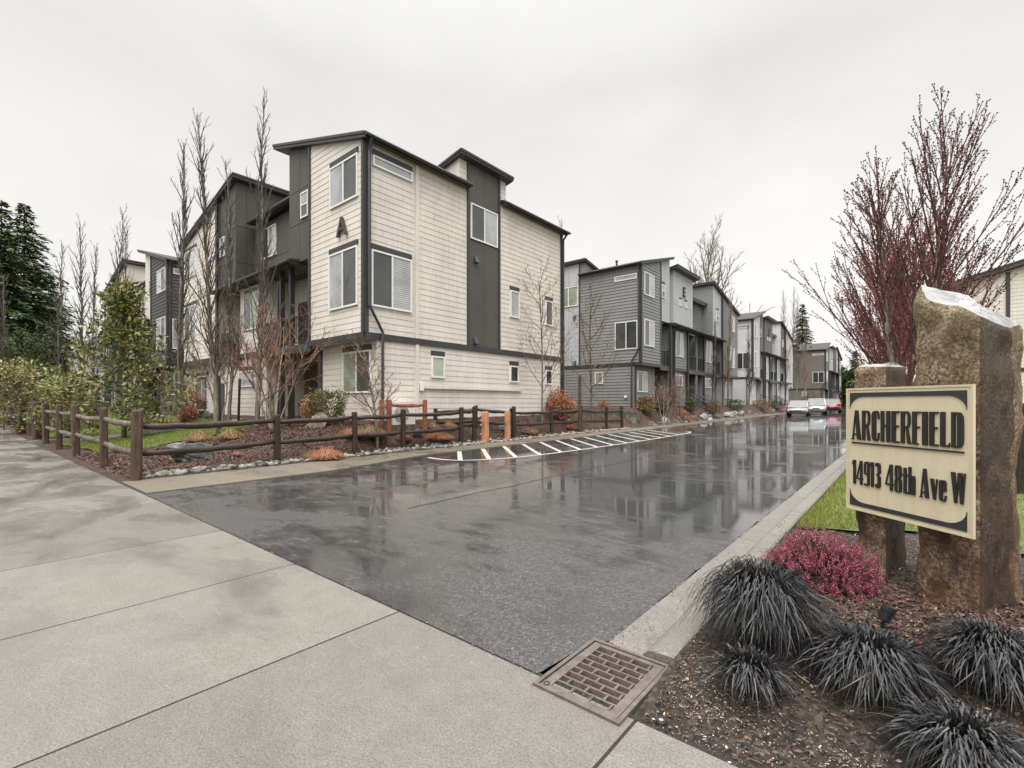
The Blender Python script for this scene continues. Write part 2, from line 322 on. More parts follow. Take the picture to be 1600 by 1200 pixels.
# ------------------------------------------------------------------ mesh helpers
class MB:
    def __init__(s): s.v = []; s.f = []; s.mi = []
    def poly(s, pts, mi=0):
        b = len(s.v); s.v += [tuple(p) for p in pts]; s.f.append(tuple(range(b, b+len(pts)))); s.mi.append(mi)
    def mesh(s, vs, fs, mi=0):
        b = len(s.v); s.v += [tuple(p) for p in vs]
        for f in fs: s.f.append(tuple(i+b for i in f)); s.mi.append(mi)
    def hexa(s, p):                                     # 8 points: bottom ring 0-3, top ring 4-7
        s.mesh(p, [(3, 2, 1, 0), (4, 5, 6, 7), (0, 1, 5, 4), (1, 2, 6, 5), (2, 3, 7, 6), (3, 0, 4, 7)])
    def box(s, x0, x1, y0, y1, z0, z1):
        s.hexa([(x0, y0, z0), (x1, y0, z0), (x1, y1, z0), (x0, y1, z0), (x0, y0, z1), (x1, y0, z1), (x1, y1, z1), (x0, y1, z1)])
    def prism(s, ring0, ring1):
        n = len(ring0)
        fs = [tuple(reversed(range(n))), tuple(range(n, 2*n))]+[(i, (i+1) % n, n+(i+1) % n, n+i) for i in range(n)]
        s.mesh(list(ring0)+list(ring1), fs)
    def tube(s, pts, rad, k=6, cap=True):
        pts = [Vector(p) for p in pts]; n = len(pts)
        if isinstance(rad, (int, float)): rad = [rad]*n
        b = len(s.v)
        d0 = pts[1]-pts[0]
        ref = Vector((0, 0, 1)) if abs(d0.normalized().z) < 0.9 else Vector((1, 0, 0))
        u = d0.cross(ref).normalized()
        for i in range(n):
            d = (pts[min(i+1, n-1)]-pts[max(i-1, 0)])
            if d.length < 1e-9: d = d0
            d.normalize()
            u = (u-d*u.dot(d))
            u = u.normalized() if u.length > 1e-6 else d.orthogonal().normalized()
            w = d.cross(u)
            for j in range(k):
                a = 2*math.pi*j/k
                s.v.append(tuple(pts[i]+(u*math.cos(a)+w*math.sin(a))*rad[i]))
        for i in range(n-1):
            for j in range(k):
                s.f.append((b+i*k+j, b+i*k+(j+1) % k, b+(i+1)*k+(j+1) % k, b+(i+1)*k+j)); s.mi.append(0)
        if cap:
            s.f.append(tuple(b+j for j in reversed(range(k)))); s.f.append(tuple(b+(n-1)*k+j for j in range(k))); s.mi += [0, 0]
    def lathe(s, prof, cx, cy, cz, k=12, axis='z'):
        b = len(s.v)
        for r, h in prof:
            for j in range(k):
                a = 2*math.pi*j/k; p = (r*math.cos(a), r*math.sin(a), h)
                if axis == 'x': p = (p[2], p[0], p[1])
                if axis == 'y': p = (p[0], p[2], p[1])
                s.v.append((cx+p[0], cy+p[1], cz+p[2]))
        n = len(prof)
        for i in range(n-1):
            for j in range(k):
                s.f.append((b+i*k+j, b+i*k+(j+1) % k, b+(i+1)*k+(j+1) % k, b+(i+1)*k+j)); s.mi.append(0)
        s.f.append(tuple(b+j for j in range(k))); s.f.append(tuple(b+(n-1)*k+j for j in range(k))); s.mi += [0, 0]
    def build(s, name, mat, parent=None, org=None, smooth=False, fix=False):
        o3 = Vector(org) if org is not None else (ORG[parent.name] if parent is not None else Vector((0, 0, 0)))
        me = bpy.data.meshes.new(name)
        me.from_pydata([(x-o3[0], y-o3[1], z-o3[2]) for x, y, z in s.v], [], s.f)
        ms = mat if isinstance(mat, (list, tuple)) else [mat]
        for q in ms: me.materials.append(q)
        if len(ms) > 1: me.polygons.foreach_set('material_index', s.mi)
        if fix:
            bm = bmesh.new(); bm.from_mesh(me); bmesh.ops.recalc_face_normals(bm, faces=bm.faces); bm.to_mesh(me); bm.free()
        if smooth: me.polygons.foreach_set('use_smooth', [True]*len(me.polygons))
        me.update()
        o = bpy.data.objects.new(name, me); COL.objects.link(o)
        if parent is not None: o.parent = parent
        else: o.location = o3
        ORG[o.name] = Vector(o3)
        return o
ORG = {}
def tag(o, label=None, cat=None, group=None, kind=None):
    if label: o['label'] = label
    if cat: o['category'] = cat
    if group: o['group'] = group
    if kind: o['kind'] = kind
    return o
def thing(name, loc, label, cat, group=None):
    o = bpy.data.objects.new(name, None); COL.objects.link(o); o.location = loc
    o.empty_display_size = 0.2
    ORG[o.name] = Vector(loc)
    return tag(o, label, cat, group)
def struct(mb, name, mat, **k):
    return tag(mb.build(name, mat, **k), name.replace('_', ' '), None, None, 'structure')
def copy_thing(src, loc):
    c = src.copy(); COL.objects.link(c); c.location = loc; ORG[c.name] = Vector(loc)
    for ch in src.children:
        d = ch.copy(); COL.objects.link(d); d.parent = c
        for g in ch.children:
            e = g.copy(); COL.objects.link(e); e.parent = d
    return c
def clip(poly, lo, hi, ax=1):
    def cut(p, lim, keep):
        out = []
        for i in range(len(p)):
            a, b = p[i], p[(i+1) % len(p)]
            ia, ib = keep(a[ax], lim), keep(b[ax], lim)
            if ia: out.append(a)
            if ia != ib:
                t = (lim-a[ax])/(b[ax]-a[ax])
                q = [a[0]+(b[0]-a[0])*t, a[1]+(b[1]-a[1])*t]; q[ax] = lim; out.append(tuple(q))
        return out
    p = cut(poly, lo, lambda v, l: v >= l-1e-9)
    return cut(p, hi, lambda v, l: v <= l+1e-9) if len(p) > 2 else []

# ------------------------------------------------------------------ buildings
class Block:
    """a: along the front from the near end; d: outward from the front; w=-d depth; z above the block's floor"""
    def __init__(s, name, org, adir, ddir, label, pal, cat='townhouses'):
        s.o = Vector(org); s.a = Vector((*adir, 0)); s.d = Vector((*ddir, 0)); s.p = pal
        s.root = thing(name, org, label, cat)
    def P(s, a, d, z): return s.o+s.a*a+s.d*d+Vector((0, 0, z))
    def on(s, plane, u, z, out):
        k, c = plane
        if k == 'F': return s.P(u, c+out, z)
        if k == 'E': return s.P(c-out, -u, z)
        return s.P(c+out, -u, z)
    def add(s, mb, name, mat, parent=None, smooth=False):
        return mb.build(name, mat, parent or s.root, smooth=smooth, fix=True)
    def cores(s, name, mat, boxes):
        mb = MB()
        for q in boxes:
            if len(q) == 6: a0, a1, w0, w1, z0, z1 = q; zz = (z1, z1, z1, z1)
            else: a0, a1, w0, w1, z0, zz = q[0], q[1], q[2], q[3], q[4], q[5:]
            mb.hexa([s.P(a0, -w0, z0), s.P(a1, -w0, z0), s.P(a1, -w1, z0), s.P(a0, -w1, z0),
                     s.P(a0, -w0, zz[0]), s.P(a1, -w0, zz[1]), s.P(a1, -w1, zz[2]), s.P(a0, -w1, zz[3])])
        return s.add(mb, name, mat)
    def siding(s, plane, poly, mat, expo=0.205, name='lap_siding'):
        mb = MB(); z0 = min(p[1] for p in poly); z1 = max(p[1] for p in poly)
        k0 = math.floor(z0/expo)
        for k in range(k0, math.ceil(z1/expo)+1):
            q = clip(poly, max(k*expo, z0), min((k+1)*expo-0.004, z1))
            if len(q) < 3 or max(p[1] for p in q)-min(p[1] for p in q) < 0.01: continue
            ua, ub = min(p[0] for p in q), max(p[0] for p in q); cuts_ = [ua]; u_ = ua+((k*2.17) % 3.6)+.4
            while u_ < ub-.3: cuts_.append(u_); u_ += 3.6
            cuts_.append(ub); whole = q
            for ci in range(len(cuts_)-1):
              q = clip(whole, cuts_[ci]+(.003 if ci else 0), cuts_[ci+1]-(.003 if ci < len(cuts_)-2 else 0), 0)
              if len(q) < 3: continue
              b = len(mb.v)
              top = [s.on(plane, u, z, s.p.get('lip', .0155)-(s.p.get('lip', .0155)-.005)*(z-k*expo)/expo) for u, z in q]
              n = len(top)
              mb.v += [tuple(p) for p in top]; mb.v += [tuple(s.on(plane, u, z, 0.001)) for u, z in q]
              mb.f.append(tuple(range(b, b+n))); mb.mi.append(0)
              for i in range(n):
                j = (i+1) % n; mb.f.append((b+i, b+j, b+n+j, b+n+i)); mb.mi.append(0)
        return s.add(mb, name, mat)
    def panel(s, plane, poly, mat, us=(), zs=(), name='flat_panel', out=0.02):
        mb = MB(); u0 = min(p[0] for p in poly); u1 = max(p[0] for p in poly); z0 = min(p[1] for p in poly); z1 = max(p[1] for p in poly)
        U = [u0]+[u for u in us if u0 < u < u1]+[u1]; Z = [z0]+[z for z in zs if z0 < z < z1]+[z1]
        for i in range(len(U)-1):
            for j in range(len(Z)-1):
                q = clip(clip(poly, U[i]+(0.011 if i else 0), U[i+1]-(0.011 if i < len(U)-2 else 0), 0), Z[j]+(0.011 if j else 0), Z[j+1]-(0.011 if j < len(Z)-2 else 0))
                if len(q) < 3: continue
                mb.prism([s.on(plane, u, z, 0.001) for u, z in q], [s.on(plane, u, z, out) for u, z in q])
        return s.add(mb, name, mat)
    def bar(s, mb, plane, u0, u1, z0, z1, o0, o1):
        mb.hexa([s.on(plane, u, z, o) for z in (z0, z1) for u, o in ((u0, o0), (u1, o0), (u1, o1), (u0, o1))])
    def board(s, name, mat, plane, u0, u1, z0, z1, o1=0.06, o0=0.002, parent=None):
        mb = MB(); s.bar(mb, plane, u0, u1, z0, z1, o0, o1); return s.add(mb, name, mat, parent)
    def window(s, plane, u0, u1, z0, z1, kind='slide', panes=('pane_blind', 'pane_screen'), header=True, fw=0.06):
        mb = MB(); o = 0.075
        s.bar(mb, plane, u0, u1, z1-fw, z1, 0.002, o); s.bar(mb, plane, u0, u1, z0, z0+fw, 0.002, o)
        s.bar(mb, plane, u0, u0+fw, z0+fw, z1-fw, 0.002, o); s.bar(mb, plane, u1-fw, u1, z0+fw, z1-fw, 0.002, o)
        um, zm = (u0+u1)/2, (z0+z1)/2
        if kind == 'slide': s.bar(mb, plane, um-fw*0.5, um+fw*0.5, z0+fw, z1-fw, 0.002, o-0.006); rects = [(u0+fw, um-fw*0.5, z0+fw, z1-fw), (um+fw*0.5, u1-fw, z0+fw, z1-fw)]
        elif kind == 'hung': s.bar(mb, plane, u0+fw, u1-fw, zm-fw*0.4, zm+fw*0.4, 0.002, o-0.006); rects = [(u0+fw, u1-fw, z0+fw, zm-fw*0.4), (u0+fw, u1-fw, zm+fw*0.4, z1-fw)]
        else: rects = [(u0+fw, u1-fw, z0+fw, z1-fw)]
        w = s.add(mb, 'window', M['white'])
        for i, r in enumerate(rects):
            pm = MB(); s.bar(pm, plane, r[0], r[1], r[2], r[3], 0.003, 0.046+0.006*i); s.add(pm, 'pane', M[panes[i % len(panes)]], w)
        if header: s.board('window_header', M['trim'], plane, u0, u1, z1+0.006, z1+0.19, 0.062, parent=w)
        return w
    def slab(s, a0, a1, w0, w1, z00, z10, z11, z01, t=0.24, name='roof'):
        mb = MB()
        c = [(a0, w0, z00), (a1, w0, z10), (a1, w1, z11), (a0, w1, z01)]
        vs = [s.P(a, -w, z) for a, w, z in c]+[s.P(a, -w, z+t) for a, w, z in c]
        mb.mesh(vs, [(3, 2, 1, 0), (0, 1, 5, 4), (1, 2, 6, 5), (2, 3, 7, 6), (3, 0, 4, 7)], 0); mb.mesh(vs[4:], [(0, 1, 2, 3)], 0)
        mb.mi[-1] = 1
        me = mb.build(name, [M['fascia'], M['roof']], s.root)
        bm = bmesh.new(); bm.from_mesh(me.data); bmesh.ops.remove_doubles(bm, verts=bm.verts, dist=0.0005); bmesh.ops.recalc_face_normals(bm, faces=bm.faces); bm.to_mesh(me.data); bm.free()
        # metal drip edge round the slab, a shade proud
        g = MB()
        for i in range(4):
            p, q = Vector(vs[4+i]), Vector(vs[4+(i+1) % 4])
            out = (p+q)/2-sum((Vector(v) for v in vs[4:]), Vector())/4; out.z = 0; out.normalize()
            g.hexa([p+out*0.003-Vector((0, 0, 0.07)), q+out*0.003-Vector((0, 0, 0.07)), q+out*0.035-Vector((0, 0, 0.07)), p+out*0.035-Vector((0, 0, 0.07)),
                    p+out*0.003+Vector((0, 0, 0.02)), q+out*0.003+Vector((0, 0, 0.02)), q+out*0.035+Vector((0, 0, 0.02)), p+out*0.035+Vector((0, 0, 0.02))])
        s.add(g, 'drip_edge', M['trim'], me)
        return me
    def gutter(s, pts): # gutter run between two (a,w,z)
        mb = MB(); p, q = [s.P(a, -w, z) for a, w, z in pts]
        mb.tube([p, q], 0.062, 6); return s.add(mb, 'gutter', M['trim'])
    def spout(s, pts, r=0.055):
        mb = MB(); mb.tube([s.P(a, -w, z) for a, w, z in pts], r, 4); return s.add(mb, 'downspout', M['trim'])
    def rail(s, plane, u0, u1, z0, z1, out=0.0, mat='black_metal'):
        mb = MB()
        s.bar(mb, plane, u0, u1, z1-0.05, z1, out-0.03, out+0.03); s.bar(mb, plane, u0, u1, z0+0.06, z0+0.1, out-0.02, out+0.02)
        n = max(2, int((u1-u0)/0.12))
        for i in range(n+1):
            u = u0+(u1-u0)*i/n; r = 0.028 if i % 8 == 0 else 0.011
            s.bar(mb, plane, u-r, u+r, z0 if i % 8 == 0 else z0+0.1, z1-0.05, out-r, out+r)
        return s.add(mb, 'balcony_railing', M[mat])
    def steps(s, a0, a1, d0, n=3):
        mb = MB(); z = -0.02
        for i in range(n):
            mb.hexa([s.P(a, d, zz) for zz in (-1.2, z-0.17*(i+1)) for a, d in ((a0, d0+0.3*i), (a1, d0+0.3*i), (a1, d0+0.3*(i+1)), (a0, d0+0.3*(i+1)))])
        s.add(mb, 'entry_steps', M['concrete_base'])
        for a in (a0+0.04, a1-0.04):
            mb = MB(); mb.tube([s.P(a, d0, 0.95), s.P(a, d0+0.3*n, 0.95-0.17*n)], 0.025, 5)
            mb.tube([s.P(a, d0, 0.2), s.P(a, d0+0.3*n, 0.2-0.17*n)], 0.018, 5)
            for i in range(2*n+1):
                d = d0+0.15*i; z = 0.95-0.085*i
                mb.tube([s.P(a, d, z), s.P(a, d, z-1.0)], 0.024 if i in (0, 2*n) else 0.01, 4)
            s.add(mb, 'stair_railing', M['black_metal'])
    def letter(s, ch, plane, u, z, h):
        cu = bpy.data.curves.new('t', 'FONT'); cu.body = ch; cu.size = h*1.38; cu.extrude = 0.04; cu.offset = 0.014; cu.align_x = 'CENTER'
        ob = bpy.data.objects.new('t', cu); COL.objects.link(ob)
        me = bpy.data.meshes.new_from_object(ob.evaluated_get(bpy.context.evaluated_depsgraph_get()))
        bpy.data.objects.remove(ob)
        uu = (s.on(plane, 1, 0, 0)-s.on(plane, 0, 0, 0)); sg = -1 if plane[0] == 'F' and s.flip else 1
        mb = MB(); mb.mesh([s.on(plane, u+sg*v.co.x, z+v.co.y, 0.085+v.co.z) for v in me.vertices], [tuple(p.vertices) for p in me.polygons])
        s.add(mb, 'block_letter', M['trim'])

def end_wall(b, z_eave=9.04):
    p = b.p; S = M[p['siding']]; PN = M[p['panel']]; h = p['header']; ex = p['expo']; E = ('E', 0.0)
    b.siding(E, [(0.46, -0.7), (11.24, -0.7), (11.24, 2.7), (0.46, 2.7)], S, ex)
    b.siding(E, [(0, 2.9), (4.6, 2.9), (4.6, z_eave), (0, z_eave)], S, ex)
    b.siding(E, [(6.5, 2.9), (11.24, 2.9), (11.24, z_eave), (6.95, z_eave), (6.95, 10.2), (6.5, 10.2)], S, ex) if False else None
    b.siding(E, [(6.52, 2.9), (11.24, 2.9), (11.24, z_eave), (6.52, z_eave)], S, ex)
    b.siding(E, [(6.52, z_eave), (6.94, z_eave), (6.94, 10.22), (6.52, 10.22)], S, ex)
    b.siding(E, [(4.16, z_eave), (4.58, z_eave), (4.58, 10.22), (4.16, 10.22)], S, ex)
    b.panel(E, [(4.68, 2.9), (6.44, 2.9), (6.44, 10.22), (4.68, 10.22)], PN, (5.56,), (5.2, 7.1, 8.66))
    b.board('corner_board', M['trim'], E, 4.58, 4.68, 2.9, 10.22, 0.065)
    b.board('corner_board', M['trim'], E, 6.44, 6.54, 2.9, 10.22, 0.065)
    b.board('belt_band', M['trim'], E, 0.0, 11.24, 2.69, 2.9, 0.075)
    b.board('corner_board', S if p['wtrim'] else M['trim'], E, 2.01, 2.16, -0.7, z_eave, 0.062) if p['wtrim'] else None
    b.board('corner_board', M['trim'], E, -0.04, 0.1, 2.9, z_eave, 0.07)
    b.board('corner_board', M['trim'], E, 11.12, 11.28, -0.7, z_eave, 0.07)
    b.window(E, 0.26, 1.87, 8.36, 8.71, 'one', ('pane_blind',), h)
    b.window(E, 0.21, 1.84, 3.77, 5.62, 'slide', p['big'], h)
    b.window(E, 4.76, 6.36, 7.17, 8.6, 'slide', p['panwin'], False)
    b.window(E, 7.2, 7.82, 4.38, 5.56, 'one', ('pane_blind',), h)
    b.window(E, 9.81, 10.4, 4.35, 5.55, 'one', ('pane_dark',), h)
    b.window(E, 2.74, 3.38, 1.54, 2.34, 'one', ('pane_green',), h)
    b.window(E, 7.18, 7.77, 1.52, 2.25, 'one', ('pane_dark',), h)
    b.window(E, 9.81, 10.36, 1.5, 2.2, 'one', ('pane_dark',), h)
    b.slab(-0.24, p['ridge'], -0.16, 4.6, z_eave, z_eave+(p['ridge']+0.24)*0.28, z_eave+(p['ridge']+0.24)*0.28, z_eave, .17)
    b.slab(-0.24, p['ridge'], 6.6, 11.5, z_eave, z_eave+(p['ridge']+0.24)*0.28, z_eave+(p['ridge']+0.24)*0.28, z_eave, .17)
    b.slab(-0.3, 4.2, 4.0, 7.12, 10.2, 9.3, 9.3, 10.2, 0.15)
    b.gutter([(-0.33, -0.17, z_eave+0.09), (-0.33, 4.58, z_eave+0.09)]); b.gutter([(-0.33, 6.75, z_eave+0.09), (-0.33, 11.52, z_eave+0.09)])
    b.spout([(-0.32, 0.05, z_eave+0.04), (-0.14, 0.08, z_eave-0.3), (-0.14, 0.08, 3.75), (-0.14, 0.58, 2.95), (-0.14, 0.58, -0.8)])
    b.spout([(-0.32, 11.3, z_eave+0.04), (-0.14, 11.2, z_eave-0.3), (-0.14, 11.2, -0.8)])
    for w, z in ((4.95, 6.25), (4.92, 2.98)):
        mb = MB(); mb.hexa([b.on(E, w+du, z+dz, o) for dz, f in ((0, 0.16), (0.26, 0.05)) for du, o in ((0, 0.02), (0.2, 0.02), (0.2, 0.02+f), (0, 0.02+f))])
        b.add(mb, 'wall_light', M['fascia'])
    b.board('foundation', M['concrete_base'], E, 0.47, 11.2, -1.3, -0.7, 0.02)

def block_a(org, label, pal, letter=None, door_col='brown_entry'):
    b = Block('townhouse_block', org, (-1, 0), (0, -1), label, pal); b.flip = True
    p = pal; S = M[p['siding']]; PN = M[p['panel']]; h = p['header']; ex = p['expo']; flat = M[p['flat']]
    end_wall(b)
    b.cores('wall', flat, [(0, 3.6, .46, 11.2, -1.3, 2.7), (3.6, 8, 2.0, 11.2, -1.3, 2.7), (8, 12.8, .3, 11.2, -1.3, 2.7), (12.8, 18, .46, 11.2, -1.3, 2.7),
        (0, 3.6, 0, 11.2, 2.7, 6.05), (3.6, 8, 1.4, 11.2, 2.7, 6.05), (8, 10.7, .25, 11.2, 2.7, 6.05), (10.7, 12.8, 1.0, 11.2, 2.7, 6.05), (12.8, 18, 0, 11.2, 2.7, 6.05)])
    b.cores('upper_wall', PN, [(3.6, 5.4, .1, 4.16, 6.05, 10.15, 10.66, 10.66, 10.15), (5.4, 10.7, .9, 10.0, 6.05, 8.98, 8.98, 11.1, 11.1),
        (10.7, 12.8, .05, 11.2, 6.05, 10.95, 10.48, 10.48, 10.95)])
    for q in ((0, 3.6, 0, 4.16, 6.05, 9.14, 10.14, 10.14, 9.14), (0, 5.4, 6.94, 11.2, 6.05, 9.14, 10.64, 10.64, 9.14), (0, 3.9, 4.16, 6.94, 6.05, 10.2, 9.42, 9.42, 10.2),
        (12.8, 18, 0, 11.2, 6.05, 10.46, 9.3, 9.3, 10.46)): b.cores('tower_wall', flat, [q])
    # near tower
    b.siding(('F', 0), [(0, 2.9), (3.55, 2.9), (3.55, 10.1), (0, 9.15)], S, ex)
    b.siding(('F', -.46), [(0.06, -.7), (3.6, -.7), (3.6, 2.6), (0.06, 2.6)], S, ex)
    b.window(('F', 0), .34, 2.08, 7.36, 8.78, 'slide', ('pane_screen', 'pane_blind'), h); b.window(('F', 0), .36, 2.14, 3.82, 5.77, 'slide', ('pane_screen', 'pane_blind'), h)
    b.window(('F', -.46), .3, 2.02, .95, 2.39, 'slide', ('pane_screen', 'pane_green'), h)
    b.board('belt_band', M['trim'], ('F', 0), 0, 3.7, 2.69, 2.9, 0.075)
    b.board('corner_board', M['trim'], ('F', 0), -.02, .12, 2.9, 9.15, 0.072); b.board('corner_board', M['trim'], ('F', 0), 3.5, 3.6, 2.9, 10.1, 0.072)
    b.board('corner_board', M['trim'], ('F', -.46), 3.5, 3.7, -.7, 2.6, 0.1)
    # dark bay and set-back storey
    b.panel(('F', -.1), [(3.62, 6.05), (5.4, 6.05), (5.4, 10.6), (3.62, 10.12)], PN, (4.55,), (7.5, 8.8))
    b.window(('F', -.1), 3.82, 4.4, 7.64, 8.62, 'hung', ('pane_screen', 'pane_blind'), False)
    b.panel(('F', -.9), [(5.42, 6.05), (10.7, 6.05), (10.7, 8.95), (5.42, 8.95)], PN, (6.3, 8.2, 10.1), (7.2,))
    b.window(('F', -.9), 8.35, 9.9, 7.28, 8.68, 'slide', ('pane_blind', 'pane_dark'), False)
    b.panel(('E', 10.7), [(.05, 6.05), (6, 6.05), (6, 10.9), (.05, 10.9)], PN, (.5, 1.6, 3.0), (7.2, 8.9))
    b.panel(('F', -.05), [(10.72, 6.05), (12.8, 6.05), (12.8, 10.45), (10.72, 10.9)], PN, (11.8,), (7.3, 8.8))
    b.window(('F', -.05), 11.97, 12.55, 7.75, 8.69, 'hung', ('pane_screen', 'pane_blind'), False)
    # middle storey
    b.siding(('F', -1.4), [(3.6, 2.9), (8, 2.9), (8, 6.0), (3.6, 6.0)], S, ex); b.siding(('E', 8), [(.25, 2.9), (1.4, 2.9), (1.4, 6.0), (.25, 6.0)], S, ex)
    b.siding(('F', -.25), [(8, 2.9), (10.7, 2.9), (10.7, 6.0), (8, 6.0)], S, ex); b.siding(('E', 12.8), [(0, 2.9), (1.0, 2.9), (1.0, 6.0), (0, 6.0)], S, ex)
    b.window(('F', -.25), 8.55, 10.2, 3.93, 5.85, 'slide', ('pane_green', 'pane_screen'), h)
    b.board('balcony_door', M['door'], ('F', -1.4), 6.4, 7.3, 2.95, 5.0, 0.06); b.board('balcony_door', M['door'], ('F', -1.0), 11.2, 12.1, 2.95, 5.0, 0.06)
    b.cores('balcony_floor', M['fascia'], [(3.72, 8, .08, 1.38, 2.55, 2.86)]); b.cores('balcony_floor', M['fascia'], [(10.72, 12.78, .08, .98, 2.55, 2.86)])
    b.rail(('F', -.16), 3.75, 8.0, 2.88, 4.0); b.rail(('F', -.16), 10.75, 12.75, 2.88, 4.0)
    for a in (5.35, 6.2): b.cores('porch_post', M['trim'], [(a, a+.17, .1, .27, -1.1, 6.1)])
    b.board('belt_band', M['trim'], ('F', -.25), 8, 10.72, 2.69, 2.9, 0.075); b.board('belt_band', M['trim'], ('F', 0), 12.78, 18, 2.69, 2.9, 0.075)
    b.slab(4.6, 12.9, -.28, .9, 5.93, 5.93, 6.03, 6.03, .16, 'canopy_roof'); b.gutter([(4.55, -.36, 6.0), (12.9, -.36, 6.0)])
    b.spout([(6.9, -.36, 5.95), (6.45, .12, 5.6), (6.45, .12, -.9)])
    # ground storey
    b.siding(('F', -.3), [(8, -.7), (12.8, -.7), (12.8, 2.6), (8, 2.6)], S, ex); b.siding(('F', -.46), [(12.8, -.7), (18, -.7), (18, 2.65), (12.8, 2.65)], S, ex)
    b.panel(('F', -2.0), [(3.7, -.9), (8, -.9), (8, 2.6), (3.7, 2.6)], M[door_col], (), ())
    b.board('front_door', M['door'], ('F', -2.0), 4.3, 5.25, -.55, 1.6, 0.07); b.board('front_door', M['door'], ('F', -2.0), 6.4, 7.35, -.55, 1.6, 0.07)
    b.window(('F', -.3), 9.2, 10.9, 1.35, 2.1, 'one', ('pane_blind',), h); b.window(('F', -.46), 15.6, 17.4, .2, 2.1, 'slide', ('pane_dark', 'pane_screen'), h)
    b.board('front_door', M['door'], ('F', -.46), 13.2, 14.1, -.55, 1.6, 0.07)
    b.steps(4.0, 7.6, -.4, 2)
    # far tower
    b.siding(('F', 0), [(12.85, 2.9), (18, 2.9), (18, 9.3), (12.85, 10.45)], S, ex)
    b.window(('F', 0), 15.9, 17.7, 7.5, 8.98, 'slide', ('pane_blind', 'pane_screen'), h); b.window(('F', 0), 15.9, 17.8, 4.0, 5.92, 'slide', ('pane_blind', 'pane_screen'), h)
    b.board('corner_board', M['trim'], ('F', 0), 12.76, 12.9, 2.9, 10.4, 0.075); b.spout([(12.7, -.12, 10.3), (12.7, -.12, 2.9)])
    b.siding(('B', 18.0), [(0, -.7), (11.2, -.7), (11.2, 9.25), (0, 9.25)], S, ex)
    b.slab(10.4, 18.3, -.2, 11.5, 11.02, 9.25, 9.25, 11.02, .18)
    b.slab(5.3, 10.45, .5, 9.9, 8.98, 8.98, 11.1, 11.1, .2); b.gutter([(5.45, .42, 9.05), (10.4, .42, 9.05)])
    if letter: b.letter(letter, ('F', 0), 1.25, 6.27, .64)
    for a, w in ((2.0, 2.4), (14.5, 3.2), (16.2, 4.0)):
        z = 9.34+.28*(a+.36) if a < 6 else 11.28-.223*(a-10.25)
        mb = MB(); mb.lathe([(.07, 0), (.07, .45), (.1, .45), (.1, .55)], *b.P(a, -w, z-.1), 8); b.add(mb, 'roof_vent', M['trim'])
    return b

